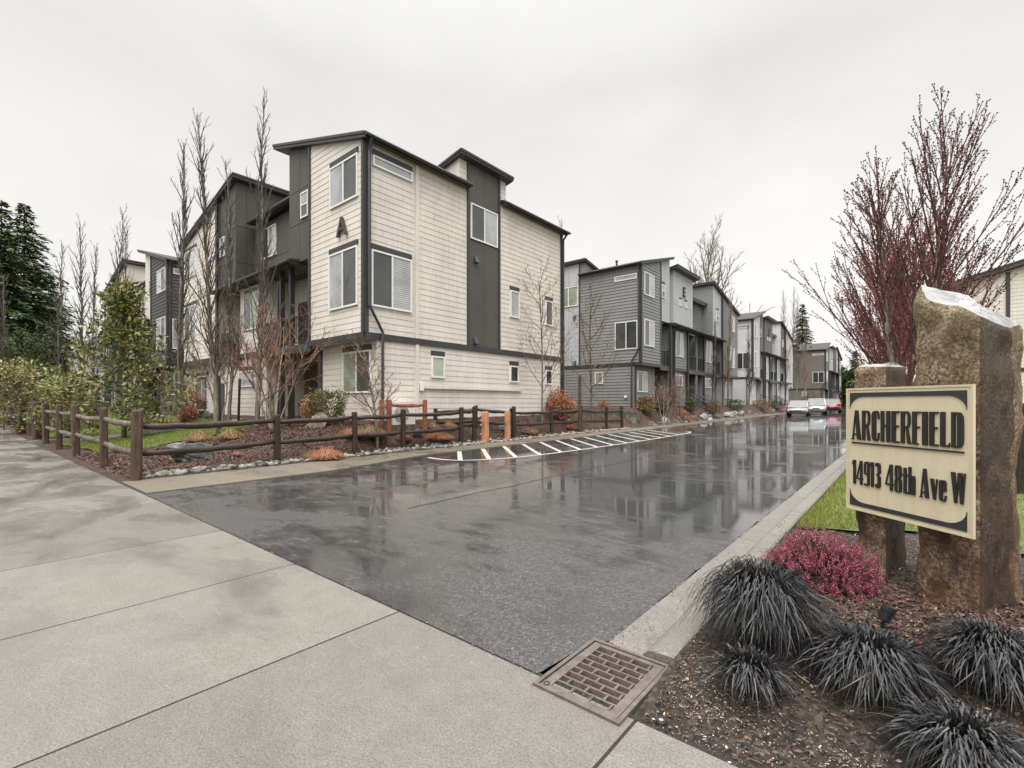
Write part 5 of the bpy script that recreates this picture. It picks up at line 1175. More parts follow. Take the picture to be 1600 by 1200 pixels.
# condensed deco capitals: each glyph a set of polygons in a unit cell (width w, height 1)
def glyphs():
    g = {}
    T, t = .30, .10       # heavy and fine strokes (relative to height .. width units are of height)
    def rc(x0, y0, x1, y1): return [(x0, y0), (x1, y0), (x1, y1), (x0, y1)]
    S_ = .125; f = .045; W0 = .31
    g['A'] = (.37, [[(0.0, 0), (.045, 0), (.165, 1), (.13, 1)], [(.215, 0), (.37, 0), (.255, 1), (.13, 1)], rc(.05, .17, .22, .21), rc(-.03, 0, .08, .03)])
    g['R'] = (.34, [rc(0, 0, S_, 1), rc(S_, .94, .24, 1), rc(S_, .48, .24, .54), [(.22, .94), (.24, 1), (.30, .96), (.33, .86), (.33, .66), (.30, .53), (.24, .48), (.22, .54), (.25, .62), (.25, .88)], [(.19, .48), (.25, .5), (.34, 0), (.24, 0)]])
    g['C'] = (.30, [[(0, .14), (.04, .04), (.12, 0), (.17, 0), (.17, 1), (.12, 1), (.04, .96), (0, .86)], [(.17, 0), (.24, 0), (.29, .07), (.30, .28), (.25, .28), (.24, .1), (.21, .06), (.17, .06)], [(.17, .94), (.21, .94), (.24, .9), (.25, .72), (.30, .72), (.29, .93), (.24, 1), (.17, 1)]])
    g['H'] = (.35, [rc(0, 0, S_, 1), rc(S_, .5, .22, .56), rc(.22, 0, .35, 1)])
    g['E'] = (.28, [rc(0, 0, S_+.02, 1), rc(S_+.02, 0, .28, .055), rc(S_+.02, .945, .28, 1), rc(S_+.02, .5, .25, .555)])
    g['F'] = (.27, [rc(0, 0, S_+.01, 1), rc(S_+.01, .945, .28, 1), rc(S_+.01, .5, .24, .555), rc(-.02, 0, .2, .04)])
    g['I'] = (.17, [rc(0, 0, .17, 1)])
    g['L'] = (.27, [rc(0, 0, S_+.02, 1), rc(S_+.02, 0, .28, .055), [(.25, .055), (.28, .055), (.28, .13)]])
    g['D'] = (.35, [rc(0, 0, .11, 1), rc(.11, 0, .2, .05), rc(.11, .95, .2, 1), [(.2, 0), (.28, .02), (.34, .12), (.35, .3), (.35, .7), (.34, .88), (.28, .98), (.2, 1), (.17, .95), (.18, .9), (.18, .1), (.17, .05)]])
    g['1'] = (.17, [rc(.02, 0, .17, 1), [(-.05, .8), (.02, .86), (.02, 1), (-.02, .95)]])
    g['4'] = (.38, [rc(.21, 0, .34, 1), [(-.02, .28), (.025, .28), (.21, .88), (.21, 1)], rc(-.02, .22, .38, .275)])
    g['9'] = (.33, [rc(.2, .08, .33, .92), [(.0, .55), (.05, .45), (.2, .45), (.2, .5), (.09, .53), (.09, .91), (.2, .95), (.2, 1), (.05, .98), (0, .88)], [(.18, .92), (.33, .92), (.3, .98), (.24, 1), (.18, 1)], [(.02, .0), (.24, 0), (.31, .03), (.33, .08), (.18, .08), (.1, .06), (.02, .1)]])
    g['3'] = (.33, [[(.16, .56), (.33, .6), (.33, .9), (.28, 1), (.16, 1)], [(.16, .0), (.28, 0), (.33, .1), (.33, .45), (.16, .5)], [(.02, .85), (.07, .85), (.09, .95), (.16, .95), (.16, 1), (.05, 1)], [(.02, .15), (.05, 0), (.16, 0), (.16, .05), (.09, .05), (.07, .15)], rc(.1, .5, .24, .56)])
    g['8'] = (.35, [[(.0, .06), (.05, 0), (.12, 0), (.12, 1), (.05, 1), (.01, .92), (.01, .64), (.05, .52), (0, .44)], [(.22, 0), (.29, 0), (.35, .06), (.35, .44), (.29, .52), (.34, .64), (.34, .92), (.29, 1), (.2, 1)], rc(.12, 0, .22, .05), rc(.12, .95, .22, 1), rc(.12, .49, .22, .54)])
    g['t'] = (.2, [rc(.03, 0, .16, .95), rc(-.03, .66, .22, .71), [(.16, 0), (.22, 0), (.22, .08)]])
    g['h'] = (.31, [rc(0, 0, .12, 1), [(.12, .6), (.18, .68), (.26, .7), (.31, .63), (.31, .5), (.19, .5), (.19, .6), (.12, .54)], rc(.19, 0, .31, .5)])
    g['v'] = (.31, [[(0, .7), (.14, .7), (.22, 0), (.13, 0)], [(.18, .03), (.26, .7), (.31, .7), (.22, 0)]])
    g['y'] = g['v']
    g['e'] = (.29, [[(0, .08), (.05, 0), (.14, 0), (.14, .7), (.05, .7), (0, .62)], [(.14, .65), (.2, .62), (.2, .38), (.29, .38), (.29, .62), (.24, .7), (.14, .7)], rc(.14, .33, .29, .38), [(.14, 0), (.25, 0), (.29, .1), (.29, .2), (.25, .2), (.22, .07), (.14, .05)]])
    g['W'] = (.5, [[(0, 1), (.15, 1), (.2, 0), (.12, 0)], [(.2, 0), (.29, 1), (.25, 1), (.17, .1)], [(.25, 1), (.39, 1), (.42, 0), (.33, 0)], [(.42, 0), (.5, 1), (.46, 1), (.39, .1)]])
    return g
GL = glyphs()
def word(txt, u0, u1, z0, h, name, gap=.062, t=.010):
    tot = sum(GL[c][0] if c != ' ' else .2 for c in txt)+gap*(len(txt)-1); k = (u1-u0)/tot; u = u0
    for c in txt:
        if c == ' ': u += (.2+gap)*k; continue
        w_, polys = GL[c]; mb = MB()
        for i, p in enumerate(polys):
            o = t+.0006*i
            mb.prism([SP(u+x*k, z0+y*h, .0006) for x, y in p], [SP(u+x*k, z0+y*h, o) for x, y in p])
        q = mb.build(name, M['sign_black'], sg, fix=True); u += (w_+gap)*k
word('ARCHERFIELD', .058, .85, 1.218, .226, 'letter')
word('14913', .066, .296, .872, .185, 'numeral', .09); word('48th', .338, .55, .868, .19, 'letter', .07); word('Ave', .585, .749, .865, .195, 'letter'); word('W', .777, .861, .868, .195, 'letter')
mb = MB(); mb.hexa([SP(u, z, o) for z in (1.188, 1.198) for u, o in ((.055, .0006), (.852, .0006), (.852, .009), (.055, .009))]); mb.build('underline', M['sign_black'], sg, fix=True)

# ------------------------------------------------------------------ small things in the bed
x, y, z, D = ground_at(1384, 985)
sl = thing('spotlight', (x, y, z), 'small black ground spotlight tilted towards the sign between the black grasses', 'spotlight')
ax = Vector((.35, .25, .9)).normalized(); c = Vector((x, y, z+.085))
def cone(mb, c, ax, prof, k=16):
    u = ax.orthogonal().normalized(); v = ax.cross(u); b = len(mb.v)
    for r_, h in prof:
        for j in range(k):
            a = 6.2832*j/k; mb.v.append(tuple(c+ax*h+u*(r_*math.cos(a))+v*(r_*math.sin(a))))
    for i in range(len(prof)-1):
        for j in range(k): mb.f.append((b+i*k+j, b+i*k+(j+1) % k, b+(i+1)*k+(j+1) % k, b+(i+1)*k+j)); mb.mi.append(0)
    mb.f.append(tuple(b+j for j in range(k))); mb.f.append(tuple(b+(len(prof)-1)*k+j for j in range(k))); mb.mi += [0, 0]
mb = MB(); cone(mb, c, ax, [(.02, -.04), (.03, -.032), (.032, .024), (.036, .028), (.038, .055), (.034, .056), (.032, .048)])
for j in range(14):
    a = 6.2832*j/14; u = ax.orthogonal().normalized(); v = ax.cross(u); d = u*math.cos(a)+v*math.sin(a); mb.tube([c+d*.031-ax*.028, c+d*.034+ax*.024], .003, 4)
mb.build('lamp_head', M['black_metal'], sl, fix=True)
mb = MB(); cone(mb, c, ax, [(.031, .048), (.031, .051)]); mb.build('lens', M['pane_dark'], sl, fix=True)
mb = MB(); mb.tube([c-ax*.05, (x, y, z-.06)], .014, 6); mb.build('spike', M['black_metal'], sl)
x, y, z, D = ground_at(1033, 1134)
sh = thing('sprinkler_head', (x, y, z), 'round black sprinkler head in the soil at the pavement corner', 'sprinkler')
mb = MB(); mb.lathe([(.026, -.05), (.026, .014), (.022, .02), (.012, .02), (.012, .016)], x, y, z, 18); mb.build('cap', M['black_metal'], sh, fix=True)
mb = MB(); mb.lathe([(.011, .01), (.011, .019), (.005, .021)], x, y, z, 12); mb.build('nozzle', plain('grey_plastic', (.3, .3, .3), .4), sh, fix=True)
bx = thing('utility_box', (.93, 5.15, .1), 'low black utility box at the right edge behind the tall stone column', 'utility box')
mb = MB(); mb.box(.72, 1.15, 4.95, 5.35, .0, .3); mb.build('casing', M['black_metal'], bx)
mb = MB(); mb.box(.70, 1.17, 4.93, 5.37, .3, .335); mb.build('lid', plain('grey_lid', (.22, .22, .22), .4), bx)

# street lamp beyond the sign
lx, ly = spot(1388, 22); lz = gz(lx, ly)
lp = thing('street_lamp', (lx, ly, lz), 'lantern street lamp on a slim dark post beyond the dark stone column', 'street lamp')
mb = MB(); mb.lathe([(.12, 0), (.1, .3), (.055, .4), (.045, 3.4), (.07, 3.45)], lx, ly, lz, 12); mb.build('post', M['black_metal'], lp, fix=True)
mb = MB(); mb.lathe([(.1, 3.45), (.16, 3.95), (.17, 3.95)], lx, ly, lz, 8); mb.build('lantern_glass', M['pane_blind'], lp, fix=True)
mb = MB(); mb.lathe([(.24, 3.955), (.2, 4.02), (.06, 4.25), (.02, 4.35)], lx, ly, lz, 8); mb.build('lantern_cap', M['black_metal'], lp, fix=True)

# ------------------------------------------------------------------ vegetation
def grow(mbs, r, p, d, L, rad, lev, spec, tips, up=0.0):
    s = spec[lev]; n = s.get('n', 6); pts = [p.copy()]; rr = [rad]; d = d.normalized(); d0 = d.copy()
    st = L/n; endr = max(s.get('rmin', .003), rad*s.get('tp', .25))
    for i in range(n):
        w_ = s.get('wob', .1)
        d = (d+Vector((r.gauss(0, w_), r.gauss(0, w_), r.gauss(0, w_*.5)+s.get('up', .0)))).normalized()
        kp = s.get('keep', 0); d = (d*(1-kp)+d0*kp).normalized() if kp else d
        p = p+d*st; pts.append(p); rr.append(rad+(endr-rad)*(i+1)/n)
    mbs[min(lev, len(mbs)-1)].tube(pts, rr, s.get('k', 5), False)
    if lev+1 >= len(spec):
        tips.append(pts); return
    if s.get('bud'): tips.append(pts[len(pts)//3:])
    c = s['ch']; cn = c if isinstance(c, int) else r.randint(*c); t0, t1 = s.get('at', (.3, 1.0))
    for j in range(cn):
        t = t0+(t1-t0)*((j+r.random())/cn); f = t*n; i = min(n-1, int(f)); q = pts[i].lerp(pts[i+1], f-i)
        ax = (pts[i+1]-pts[i]).normalized(); a = r.uniform(*s['ang']); az = j*2.4+r.uniform(-.5, .5)
        u = ax.orthogonal().normalized(); v = ax.cross(u); dd = ax*math.cos(a)+(u*math.cos(az)+v*math.sin(az))*math.sin(a)
        fl = s.get('flat', 0)
        if fl: dd.z *= 1-fl
        ln = L*s.get('len', .5)*r.uniform(.65, 1.15)*(1-s.get('fall', .5)*(t-t0)/(max(.01, t1-t0)))
        cr = min(rr[i]*.75, max(s.get('rmin', .003)*1.1, rad*s.get('cr', .4)))
        grow(mbs, r, q, dd, ln, cr, lev+1, spec, tips)
def octa(mb, c, s, r, el=1.5):
    a = Vector((r.gauss(0, 1), r.gauss(0, 1), r.gauss(0, 1))).normalized(); u = a.orthogonal().normalized(); v = a.cross(u)
    mb.mesh([c-a*s*el, c+u*s, c-u*s*.5+v*s*.87, c-u*s*.5-v*s*.87, c+a*s*el], [(0, 2, 1), (0, 3, 2), (0, 1, 3), (1, 2, 4), (2, 3, 4), (3, 1, 4)])
def tree(name, label, loc, h, spec, seed, bark_m, twig_m, bud=None, stems=1, spread=0, r0=None, cat='tree', group=None, lean=(0, 0), budsize=.012, budgap=.06):
    r = random.Random(seed); x, y, z = loc; t = thing(name, loc, label, cat, group)
    mbs = [MB(), MB(), MB()]; tips = []
    for k in range(stems):
        a = k*6.283/max(1, stems)+r.uniform(-.4, .4); sp_ = spread*r.uniform(.5, 1.1)
        d = Vector((math.cos(a)*sp_+lean[0], math.sin(a)*sp_+lean[1], 1))
        hh = h*(1 if k == 0 else r.uniform(.7, 1.0))
        grow(mbs, r, Vector((x+math.cos(a)*.05*(stems > 1), y+math.sin(a)*.05*(stems > 1), z-.08)), d, hh, (r0 or h*.012)*(1 if stems == 1 else r.uniform(.7, 1.1)), 0, spec, tips)
    mbs[0].build('trunk', M[bark_m], t, smooth=True)
    m = MB()
    for q in mbs[1:]: m.mesh(q.v, q.f)
    m.build('branches', M[twig_m], t, smooth=False)
    if bud:
        bm_ = MB()
        for pts in tips:
            L = sum((pts[i+1]-pts[i]).length for i in range(len(pts)-1)); n = max(1, int(L/budgap))
            for j in range(n):
                f = (j+r.random()*.4)/n*(len(pts)-1); i = min(len(pts)-2, int(f)); c = pts[i].lerp(pts[i+1], f-i)
                octa(bm_, c+Vector((r.gauss(0, 1), r.gauss(0, 1), r.gauss(0, 1)))*budsize*.6, budsize*r.uniform(.6, 1.3), r)
            octa(bm_, pts[-1], budsize*1.2, r)
        bm_.build('buds', M[bud], t)
    return t
COLM = [dict(n=18, wob=.05, keep=.35, tp=.1, k=8, ch=60, at=(.14, .98), ang=(.18, .42), len=.22, fall=.72, cr=.3, rmin=.007, up=.05),
        dict(n=6, wob=.10, tp=.3, k=4, ch=(4, 6), at=(.2, .95), ang=(.25, .6), len=.42, up=.13, rmin=.006, cr=.5), dict(n=4, wob=.12, k=3, up=.12, rmin=.005)]
def at_ground(px, D): 
    x, y = spot(px, D); return (x, y, gz(x, y))
def top_h(loc, py, px):
    D = -SS*loc[0]+CC*loc[1]; return zat(py, D)-loc[2]
def aspen(px, D, topy, label, seed, r0=.085, extra=None, twig='aspen_twig', bark_='aspen', stems=1):
    l = at_ground(px, D); return tree('aspen_tree', label, l, top_h(l, topy, px)*.965, COLM, seed, bark_, twig, None, stems, .03, r0, group='bare columnar aspens')
aspen(284, 20.5, 210, 'bare columnar aspen in front of the gap between the cream and dark grey blocks', 1, .1)
aspen(337, 15.6, 160, 'tall bare aspen with pale speckled trunk standing on the lawn edge', 2, .085)
aspen(358, 19.5, 232, 'bare aspen close behind the pale trunked one, before the dark panelled bay', 3, .075)
aspen(402, 16.6, 128, 'tallest bare aspen, just left of the cream lettered tower', 4, .095)
aspen(96, 28, 372, 'thin bare aspen in front of the conifers at the left', 5, .06)
aspen(128, 29, 338, 'bare aspen left of a pair behind the broadleaf tree', 6, .08)
aspen(146, 30, 372, 'bare aspen right of a pair behind the broadleaf tree', 7, .07)
aspen(180, 27, 316, 'bare aspen with curled tip before the far cream gables', 8, .085)
aspen(197, 28, 350, 'short bare aspen right of the curled tip one', 9, .06)
aspen(5, 24, 420, 'bare aspen at the left edge before the conifers', 10, .06)
aspen(869, 25.5, 338, 'slim bare aspen between the cream block and the mid grey block', 11, .05)
for i, (px, D, ty, lab) in enumerate(((1114, 41, 500, 'thin bare aspen nearest along the front of the grey block'), (1138, 44.5, 455, 'bare aspen with pale flecked trunk at the far end of the grey block'), (1169, 50, 508, 'bare aspen with dark trunk before the pale block'),
        (1227, 66, 455, 'tall bare aspen before the middle of the pale block'), (1243, 72, 462, 'bare aspen at the far end of the pale block'), (1258, 78, 500, 'bare aspen before the brown shingled block'), (1238, 84, 450, 'farthest bare aspen left of the dark conifer'))):
    x, y = spot(px, D); x = max(min(x, -11.7), -60) if i < 6 else x; l = (x, y, gz(x, y)); aspen_l = tree('aspen_tree', lab, l, top_h(l, ty, px), COLM, 20+i, 'aspen', 'tan_twig' if i % 2 else 'aspen_twig', None, 1, 0, .1, group='bare columnar aspens')
ROUND = [dict(n=8, wob=.05, tp=.3, k=7, ch=16, at=(.2, .98), ang=(.5, .95), len=.42, fall=.45, cr=.4, rmin=.008),
         dict(n=6, wob=.11, tp=.3, k=5, ch=(5, 7), at=(.2, .98), ang=(.4, .9), len=.5, up=.09, rmin=.005, cr=.5),
         dict(n=5, wob=.13, tp=.4, k=3, ch=(3, 4), at=(.25, .95), ang=(.4, .9), len=.5, up=.05, rmin=.0045, cr=.6), dict(n=3, wob=.13, k=3, rmin=.004)]
VASE = [dict(n=8, wob=.07, tp=.22, k=6, ch=8, at=(.25, .95), ang=(.35, .75), len=.5, fall=.4, cr=.45, rmin=.007, up=.02),
        dict(n=6, wob=.12, tp=.3, k=4, ch=(5, 7), at=(.2, .95), ang=(.4, .8), len=.5, up=.05, rmin=.005, cr=.5),
        dict(n=5, wob=.15, tp=.4, k=3, ch=(3, 4), at=(.2, .95), ang=(.4, .9), len=.5, rmin=.0045, cr=.6), dict(n=3, wob=.15, k=3, rmin=.004)]
def mk(name, label, px, D, topy, spec, seed, **k):
    l = at_ground(px, D); return tree(name, label, l, top_h(l, topy, px), spec, seed, **k)
mk('maple_tree', 'multi stemmed bare maple with orange twigs before the balcony of the cream block', 428, 15.2, 478, VASE, 31, bark_m='maple_bark', twig_m='orange_twig', stems=6, spread=.38, r0=.05)
mk('maple_tree', 'grey stemmed bare maple behind the white aspen trunk', 345, 19.5, 500, VASE, 32, bark_m='maple_bark', twig_m='tan_twig', bud='tan_buds' if False else 'tan_bud', stems=3, spread=.3, r0=.045)
mk('ornamental_tree', 'small bare tree with tan buds before the cream ground floor window', 590, 14.2, 545, ROUND, 33, bark_m='aspen', twig_m='tan_twig', bud='tan_bud', r0=.05)
l_ = (-12.75, 17.3, yard(-12.75, 17.3))
tree('ornamental_tree', 'bare young tree with tan buds against the right end of the cream wall', l_, top_h(l_, 440, 0), ROUND, 34, 'aspen', 'tan_twig', 'tan_bud', r0=.05)
mk('ornamental_tree', 'bare spreading tree with tan buds on the raised bed before the grey wall', 925, 29.3, 472, ROUND, 35, bark_m='aspen', twig_m='tan_twig', bud='tan_bud', r0=.075)
mk('maple_tree', 'small bare maple with reddish twigs before the grey block stairs', 1038, 30.0, 582, VASE, 36, bark_m='maple_bark', twig_m='orange_twig', stems=5, spread=.45, r0=.04)
mk('ornamental_tree', 'thin bare tree with brown twigs in front of the left dark grey block', 285, 24, 560, VASE, 37, bark_m='aspen', twig_m='tan_twig', bud='rust_bud', stems=3, spread=.5, r0=.05)
BIG = [dict(n=9, wob=.05, tp=.2, k=7, ch=24, at=(.18, .98), ang=(.35, .7), len=.5, fall=.5, cr=.45, rmin=.024),
       dict(n=7, wob=.1, tp=.25, k=4, ch=(6, 9), at=(.15, .95), ang=(.35, .7), len=.45, up=.1, rmin=.022, cr=.5), dict(n=5, wob=.12, tp=.4, k=3, ch=(4, 6), at=(.2, .95), ang=(.3, .7), len=.5, up=.05, rmin=.018, cr=.6), dict(n=3, wob=.12, k=3, rmin=.015)]
mk('bare_tree', 'large bare tree rising behind the grey block roofs', 1106, 72, 384, BIG, 41, bark_m='aspen', twig_m='aspen', r0=.36)
# red budded maples behind the sign
RED = [dict(n=12, wob=.04, keep=.3, tp=.14, k=8, ch=34, at=(.1, .95), ang=(.24, .55), len=.62, fall=.66, cr=.28, rmin=.006, bud=0, up=.03),
       dict(n=9, wob=.03, keep=.4, tp=.2, k=4, ch=(7, 9), at=(.15, .92), ang=(.16, .38), len=.46, fall=.45, up=.03, rmin=.0042, cr=.5, bud=1),
       dict(n=5, wob=.035, keep=.3, tp=.4, k=3, ch=(2, 3), at=(.2, .85), ang=(.2, .42), len=.42, up=.04, rmin=.0033, cr=.6, bud=1), dict(n=3, wob=.05, k=3, rmin=.003, up=.05)]
l = at_ground(1428, 8.2); tree('red_maple', 'nearest bare red budded maple with pale lichened trunk right behind the stone columns', l, top_h(l, 128, 0)*.81, RED, 51, 'maple_bark', 'red_twig', 'red_bud', stems=2, spread=.13, r0=.075, budsize=.0115, budgap=.05, group='red budded maples')
REDF = [dict(s) for s in RED]; REDF[0]['ch'] = 20; REDF[1]['ch'] = (5, 7); REDF[2]['ch'] = 2; REDF[0]['ang'] = (.22, .5)
l = at_ground(1412, 14.5); tree('red_maple', 'denser red maple in second place along the verge', l, top_h(l, 300, 0)*.86, REDF, 52, 'maple_bark', 'pink_twig', 'pink_bud', stems=3, spread=.14, r0=.08, budsize=.02, budgap=.05, group='red budded maples')
l = at_ground(1408, 21); tree('red_maple', 'third red maple along the verge beyond the denser one', l, top_h(l, 352, 0)*.9, REDF, 53, 'maple_bark', 'pink_twig', 'pink_bud', stems=3, spread=.14, r0=.08, budsize=.022, budgap=.07, group='red budded maples')
l = at_ground(1392, 30); tree('red_maple', 'farthest red maple along the verge, paler against the sky', l, top_h(l, 455, 0)*.7, REDF, 54, 'maple_bark', 'pink_twig', 'pink_bud', stems=3, spread=.06, r0=.08, budsize=.02, budgap=.2, group='red budded maples')
l = (3.6, 15.0, gz(3.6, 15)); tree('red_maple', 'red maple in front of the cream block at the right edge', l, 5.0, REDF, 55, 'maple_bark', 'pink_twig', 'pink_bud', stems=3, spread=.2, r0=.06, budsize=.02, budgap=.07, group='red budded maples')

def leaf(mb, r, c, L, W, d=None, fold=.25):
    a = d or Vector((r.gauss(0, 1), r.gauss(0, 1), r.gauss(0, .6)))
    a = a.normalized(); u = a.cross(Vector((r.gauss(0, .5), r.gauss(0, .5), 1))); u = u.normalized() if u.length > .01 else a.orthogonal().normalized(); n = a.cross(u)
    mb.mesh([c, c+a*L*.5+u*W+n*W*fold, c+a*L, c+a*L*.5-u*W+n*W*fold], [(0, 1, 2), (0, 2, 3)])
def blob_points(r, n, rx_, ry_, rz_, lump=.25, shell=.55):
    ph = [(Vector((r.gauss(0, 1.6), r.gauss(0, 1.6), r.gauss(0, 1.6))), r.uniform(0, 6)) for _ in range(8)]
    for _ in range(n):
        d = Vector((r.gauss(0, 1), r.gauss(0, 1), r.gauss(0, 1))).normalized()
        k = 1+lump*sum(math.sin(d.dot(a)*2.5+p) for a, p in ph)/3.2; q = k*(shell+(1-shell)*r.random()**.6)*r.uniform(.85, 1.03)
        yield Vector((d.x*rx_*q, d.y*ry_*q, d.z*rz_*q)), d
def bush(name, label, loc, wx, hz, mat, n, L, seed, mat2=None, side=None, cat='shrub', group=None, flat=.0):
    r = random.Random(seed); x, y, z = loc; t = thing(name, loc, label, cat, group); mb, m2 = MB(), MB()
    for p, d in blob_points(r, n, wx/2, wx/2*.85, hz*.55):
        c = Vector((x, y, z+hz*.46))+p
        if c.z < z-.02: continue
        tgt = m2 if mat2 and side and d.dot(side) > r.uniform(.1, .7) else mb
        leaf(tgt, r, c, L*r.uniform(.6, 1.2), L*.28, (d*.8+Vector((r.gauss(0, .7), r.gauss(0, .7), r.gauss(0, .5)+.25))))
    mb.build('foliage', M[mat], t)
    if mat2: m2.build('foliage', M[mat2], t)
    st = MB()
    for k in range(7):
        a = k*.9; st.tube([(x, y, z-.05), (x+math.cos(a)*wx*.15, y+math.sin(a)*wx*.15, z+hz*.35), (x+math.cos(a)*wx*.28, y+math.sin(a)*wx*.28, z+hz*.7)], [.02, .012, .005], 4)
    st.build('stem', M['aspen_twig'], t); return t
def bush_px(name, label, px, py, wpx, hpx, mat, n, L, seed, **k):
    x, y, z, D = ground_at(px, py); return bush(name, label, (x, y, z), wpx/F*D, hpx/F*D, mat, n, L, seed, **k)
sd = Vector((-.5, -.6, .2)).normalized()
bush_px('shrub', 'wide clipped green shrub with orange left side against the cream block', 506, 663, 88, 54, 'boxwood', 5200, .07, 1, mat2='nandina', side=Vector((-.95, -.2, 0)).normalized())
bush_px('shrub', 'red orange nandina shrub at the right end of the cream wall', 874, 655, 52, 44, 'nandina', 2600, .12, 2)
bush_px('shrub', 'yellow green shrub with orange flecks by the grey block corner', 1008, 646, 30, 27, 'photinia', 1800, .12, 3, mat2='nandina_mix', side=Vector((.3, -.6, .6)).normalized())
bush_px('shrub', 'dark green shrub right of the yellow one by the grey block corner', 1034, 646, 22, 24, 'boxwood', 1300, .12, 4)
bush_px('shrub', 'green shrub by the first stair of the grey block', 1079, 644, 18, 22, 'boxwood', 900, .12, 5)
bush_px('shrub', 'red and green shrub behind the rocks of the grey block', 1114, 649, 22, 24, 'nandina_mix', 1000, .12, 6)
bush_px('shrub', 'round dark green shrub before the far end of the grey block', 1147, 641, 26, 18, 'dark_shrub', 1000, .13, 7)
bush_px('shrub', 'long orange topped shrub before the pale block', 1190, 641, 30, 17, 'nandina_mix', 1100, .14, 8)
bush_px('shrub', 'green shrub before the middle of the pale block', 1212, 640, 22, 14, 'dark_shrub', 700, .14, 9)
bush_px('heather_clump', 'magenta heather clump before the pale block near the silver car', 1222, 644, 14, 8, 'heather', 500, .1, 10)
bush_px('shrub', 'brownish low shrub under the reddish maple of the grey block', 1062, 652, 24, 12, 'rust_grass', 700, .1, 11)
bush_px('shrub', 'small round orange shrub on the retaining wall', 942, 637, 16, 10, 'nandina', 500, .1, 12)
bush_px('shrub', 'pale orange low shrub at the foot of the retaining wall end', 1077, 659, 18, 9, 'nandina', 400, .08, 13)
bush_px('shrub', 'reddish hedge like shrub left of the white aspen trunk', 300, 655, 42, 44, 'nandina_mix', 2200, .1, 14, mat2='nandina', side=Vector((-.4, -.2, .85)).normalized())
bush_px('shrub', 'brown twiggy low shrub in front of the reddish one', 294, 660, 30, 26, 'rust_grass', 900, .1, 15)
bush_px('shrub', 'bright green shrub right of the broadleaf tree foot', 233, 652, 30, 34, 'boxwood', 1300, .1, 16)
bush_px('shrub', 'low dark green shrub left of the broadleaf tree foot', 150, 650, 34, 22, 'dark_shrub', 900, .1, 17)
bush_px('heather_clump', 'small magenta heather under the yellow shrubs', 98, 651, 10, 9, 'heather', 500, .08, 18)
bush_px('heather_clump', 'wide magenta heather with white stones left of the broadleaf tree', 138, 655, 30, 11, 'heather', 900, .08, 19)
bush_px('shrub', 'dark shrub at the far end of the drive fence', 1265, 640, 26, 26, 'dark_shrub', 700, .2, 20)
def fountain(name, label, px, py, wpx, hpx, mat, n, seed, cat='grass clump', group=None):
    x, y, z, D = ground_at(px, py); r = random.Random(seed); W = wpx/F*D/2; H_ = hpx/F*D; mb = MB()
    for _ in range(n):
        a = r.uniform(0, 6.28); q = r.random()**.5; b = Vector((x+math.cos(a)*W*.8*q, y+math.sin(a)*W*.65*q, gz(x, y)-.01)); d = Vector((math.cos(a)*W*.55*r.uniform(.3, 1.1), math.sin(a)*W*.55*r.uniform(.3, 1.1), 0)); h = H_*r.uniform(.3, 1.1)*(1.1-.7*q); s = Vector((-math.sin(a), math.cos(a), 0))*.005
        p1 = b+d*.45+Vector((0, 0, h)); p2 = b+d*1.1+Vector((0, 0, h*.62))
        mb.mesh([b-s, b+s, p1+s, p1-s, p2], [(0, 1, 2, 3), (3, 2, 4)])
    return tag(mb.build(name, M[mat], org=(x, y, z)), label, cat, group)
G_ = 'dormant grass clumps in the mulch'
fountain('grass_clump', 'dry tan grass clump left of the white aspen trunk', 312, 690, 40, 18, 'dry_grass', 1300, 1, group=G_)
fountain('grass_clump', 'dry tan grass clump right of the white aspen trunk', 361, 686, 38, 18, 'dry_grass', 1300, 2, group=G_)
fountain('grass_clump', 'tan grass clump under the clipped green shrub', 577, 682, 60, 18, 'dry_grass', 1500, 3, group=G_)
fountain('heath_clump', 'orange heath patch with pale tips nearest the drive fence', 507, 717, 66, 20, 'rust_grass', 1500, 4, 'heath', G_)
fountain('heath_clump', 'orange heath patch beside the second drive fence post', 545, 682, 36, 13, 'rust_grass', 900, 5, 'heath', G_)
fountain('heath_clump', 'rust heath clump left of the slanted grey boulder', 631, 688, 26, 15, 'rust_grass', 800, 6, 'heath', G_)
fountain('heath_clump', 'rust heath clump right of the slanted grey boulder', 684, 687, 50, 14, 'rust_grass', 1200, 7, 'heath', G_)
fountain('grass_clump', 'olive tan grass clump beside the cedar guard', 677, 671, 20, 14, 'dry_grass', 500, 8, group=G_)
fountain('grass_clump', 'olive tan grass clump behind the returning rail fence', 702, 669, 26, 12, 'dry_grass', 500, 9, group=G_)
fountain('grass_clump', 'dry grass clump right of the farther orange post', 826, 678, 32, 12, 'dry_grass', 800, 10, group=G_)
fountain('heath_clump', 'rust heath clump near the tall brown stake', 892, 670, 26, 9, 'rust_grass', 700, 11, 'heath', G_)
fountain('grass_clump', 'tiny pale dry tuft in the middle of the mulch', 372, 712, 22, 8, 'rust_grass', 200, 12, group=G_)
fountain('grass_clump', 'tan grass fringe below the reddish shrub', 270, 661, 30, 8, 'dry_grass', 600, 13, group=G_)

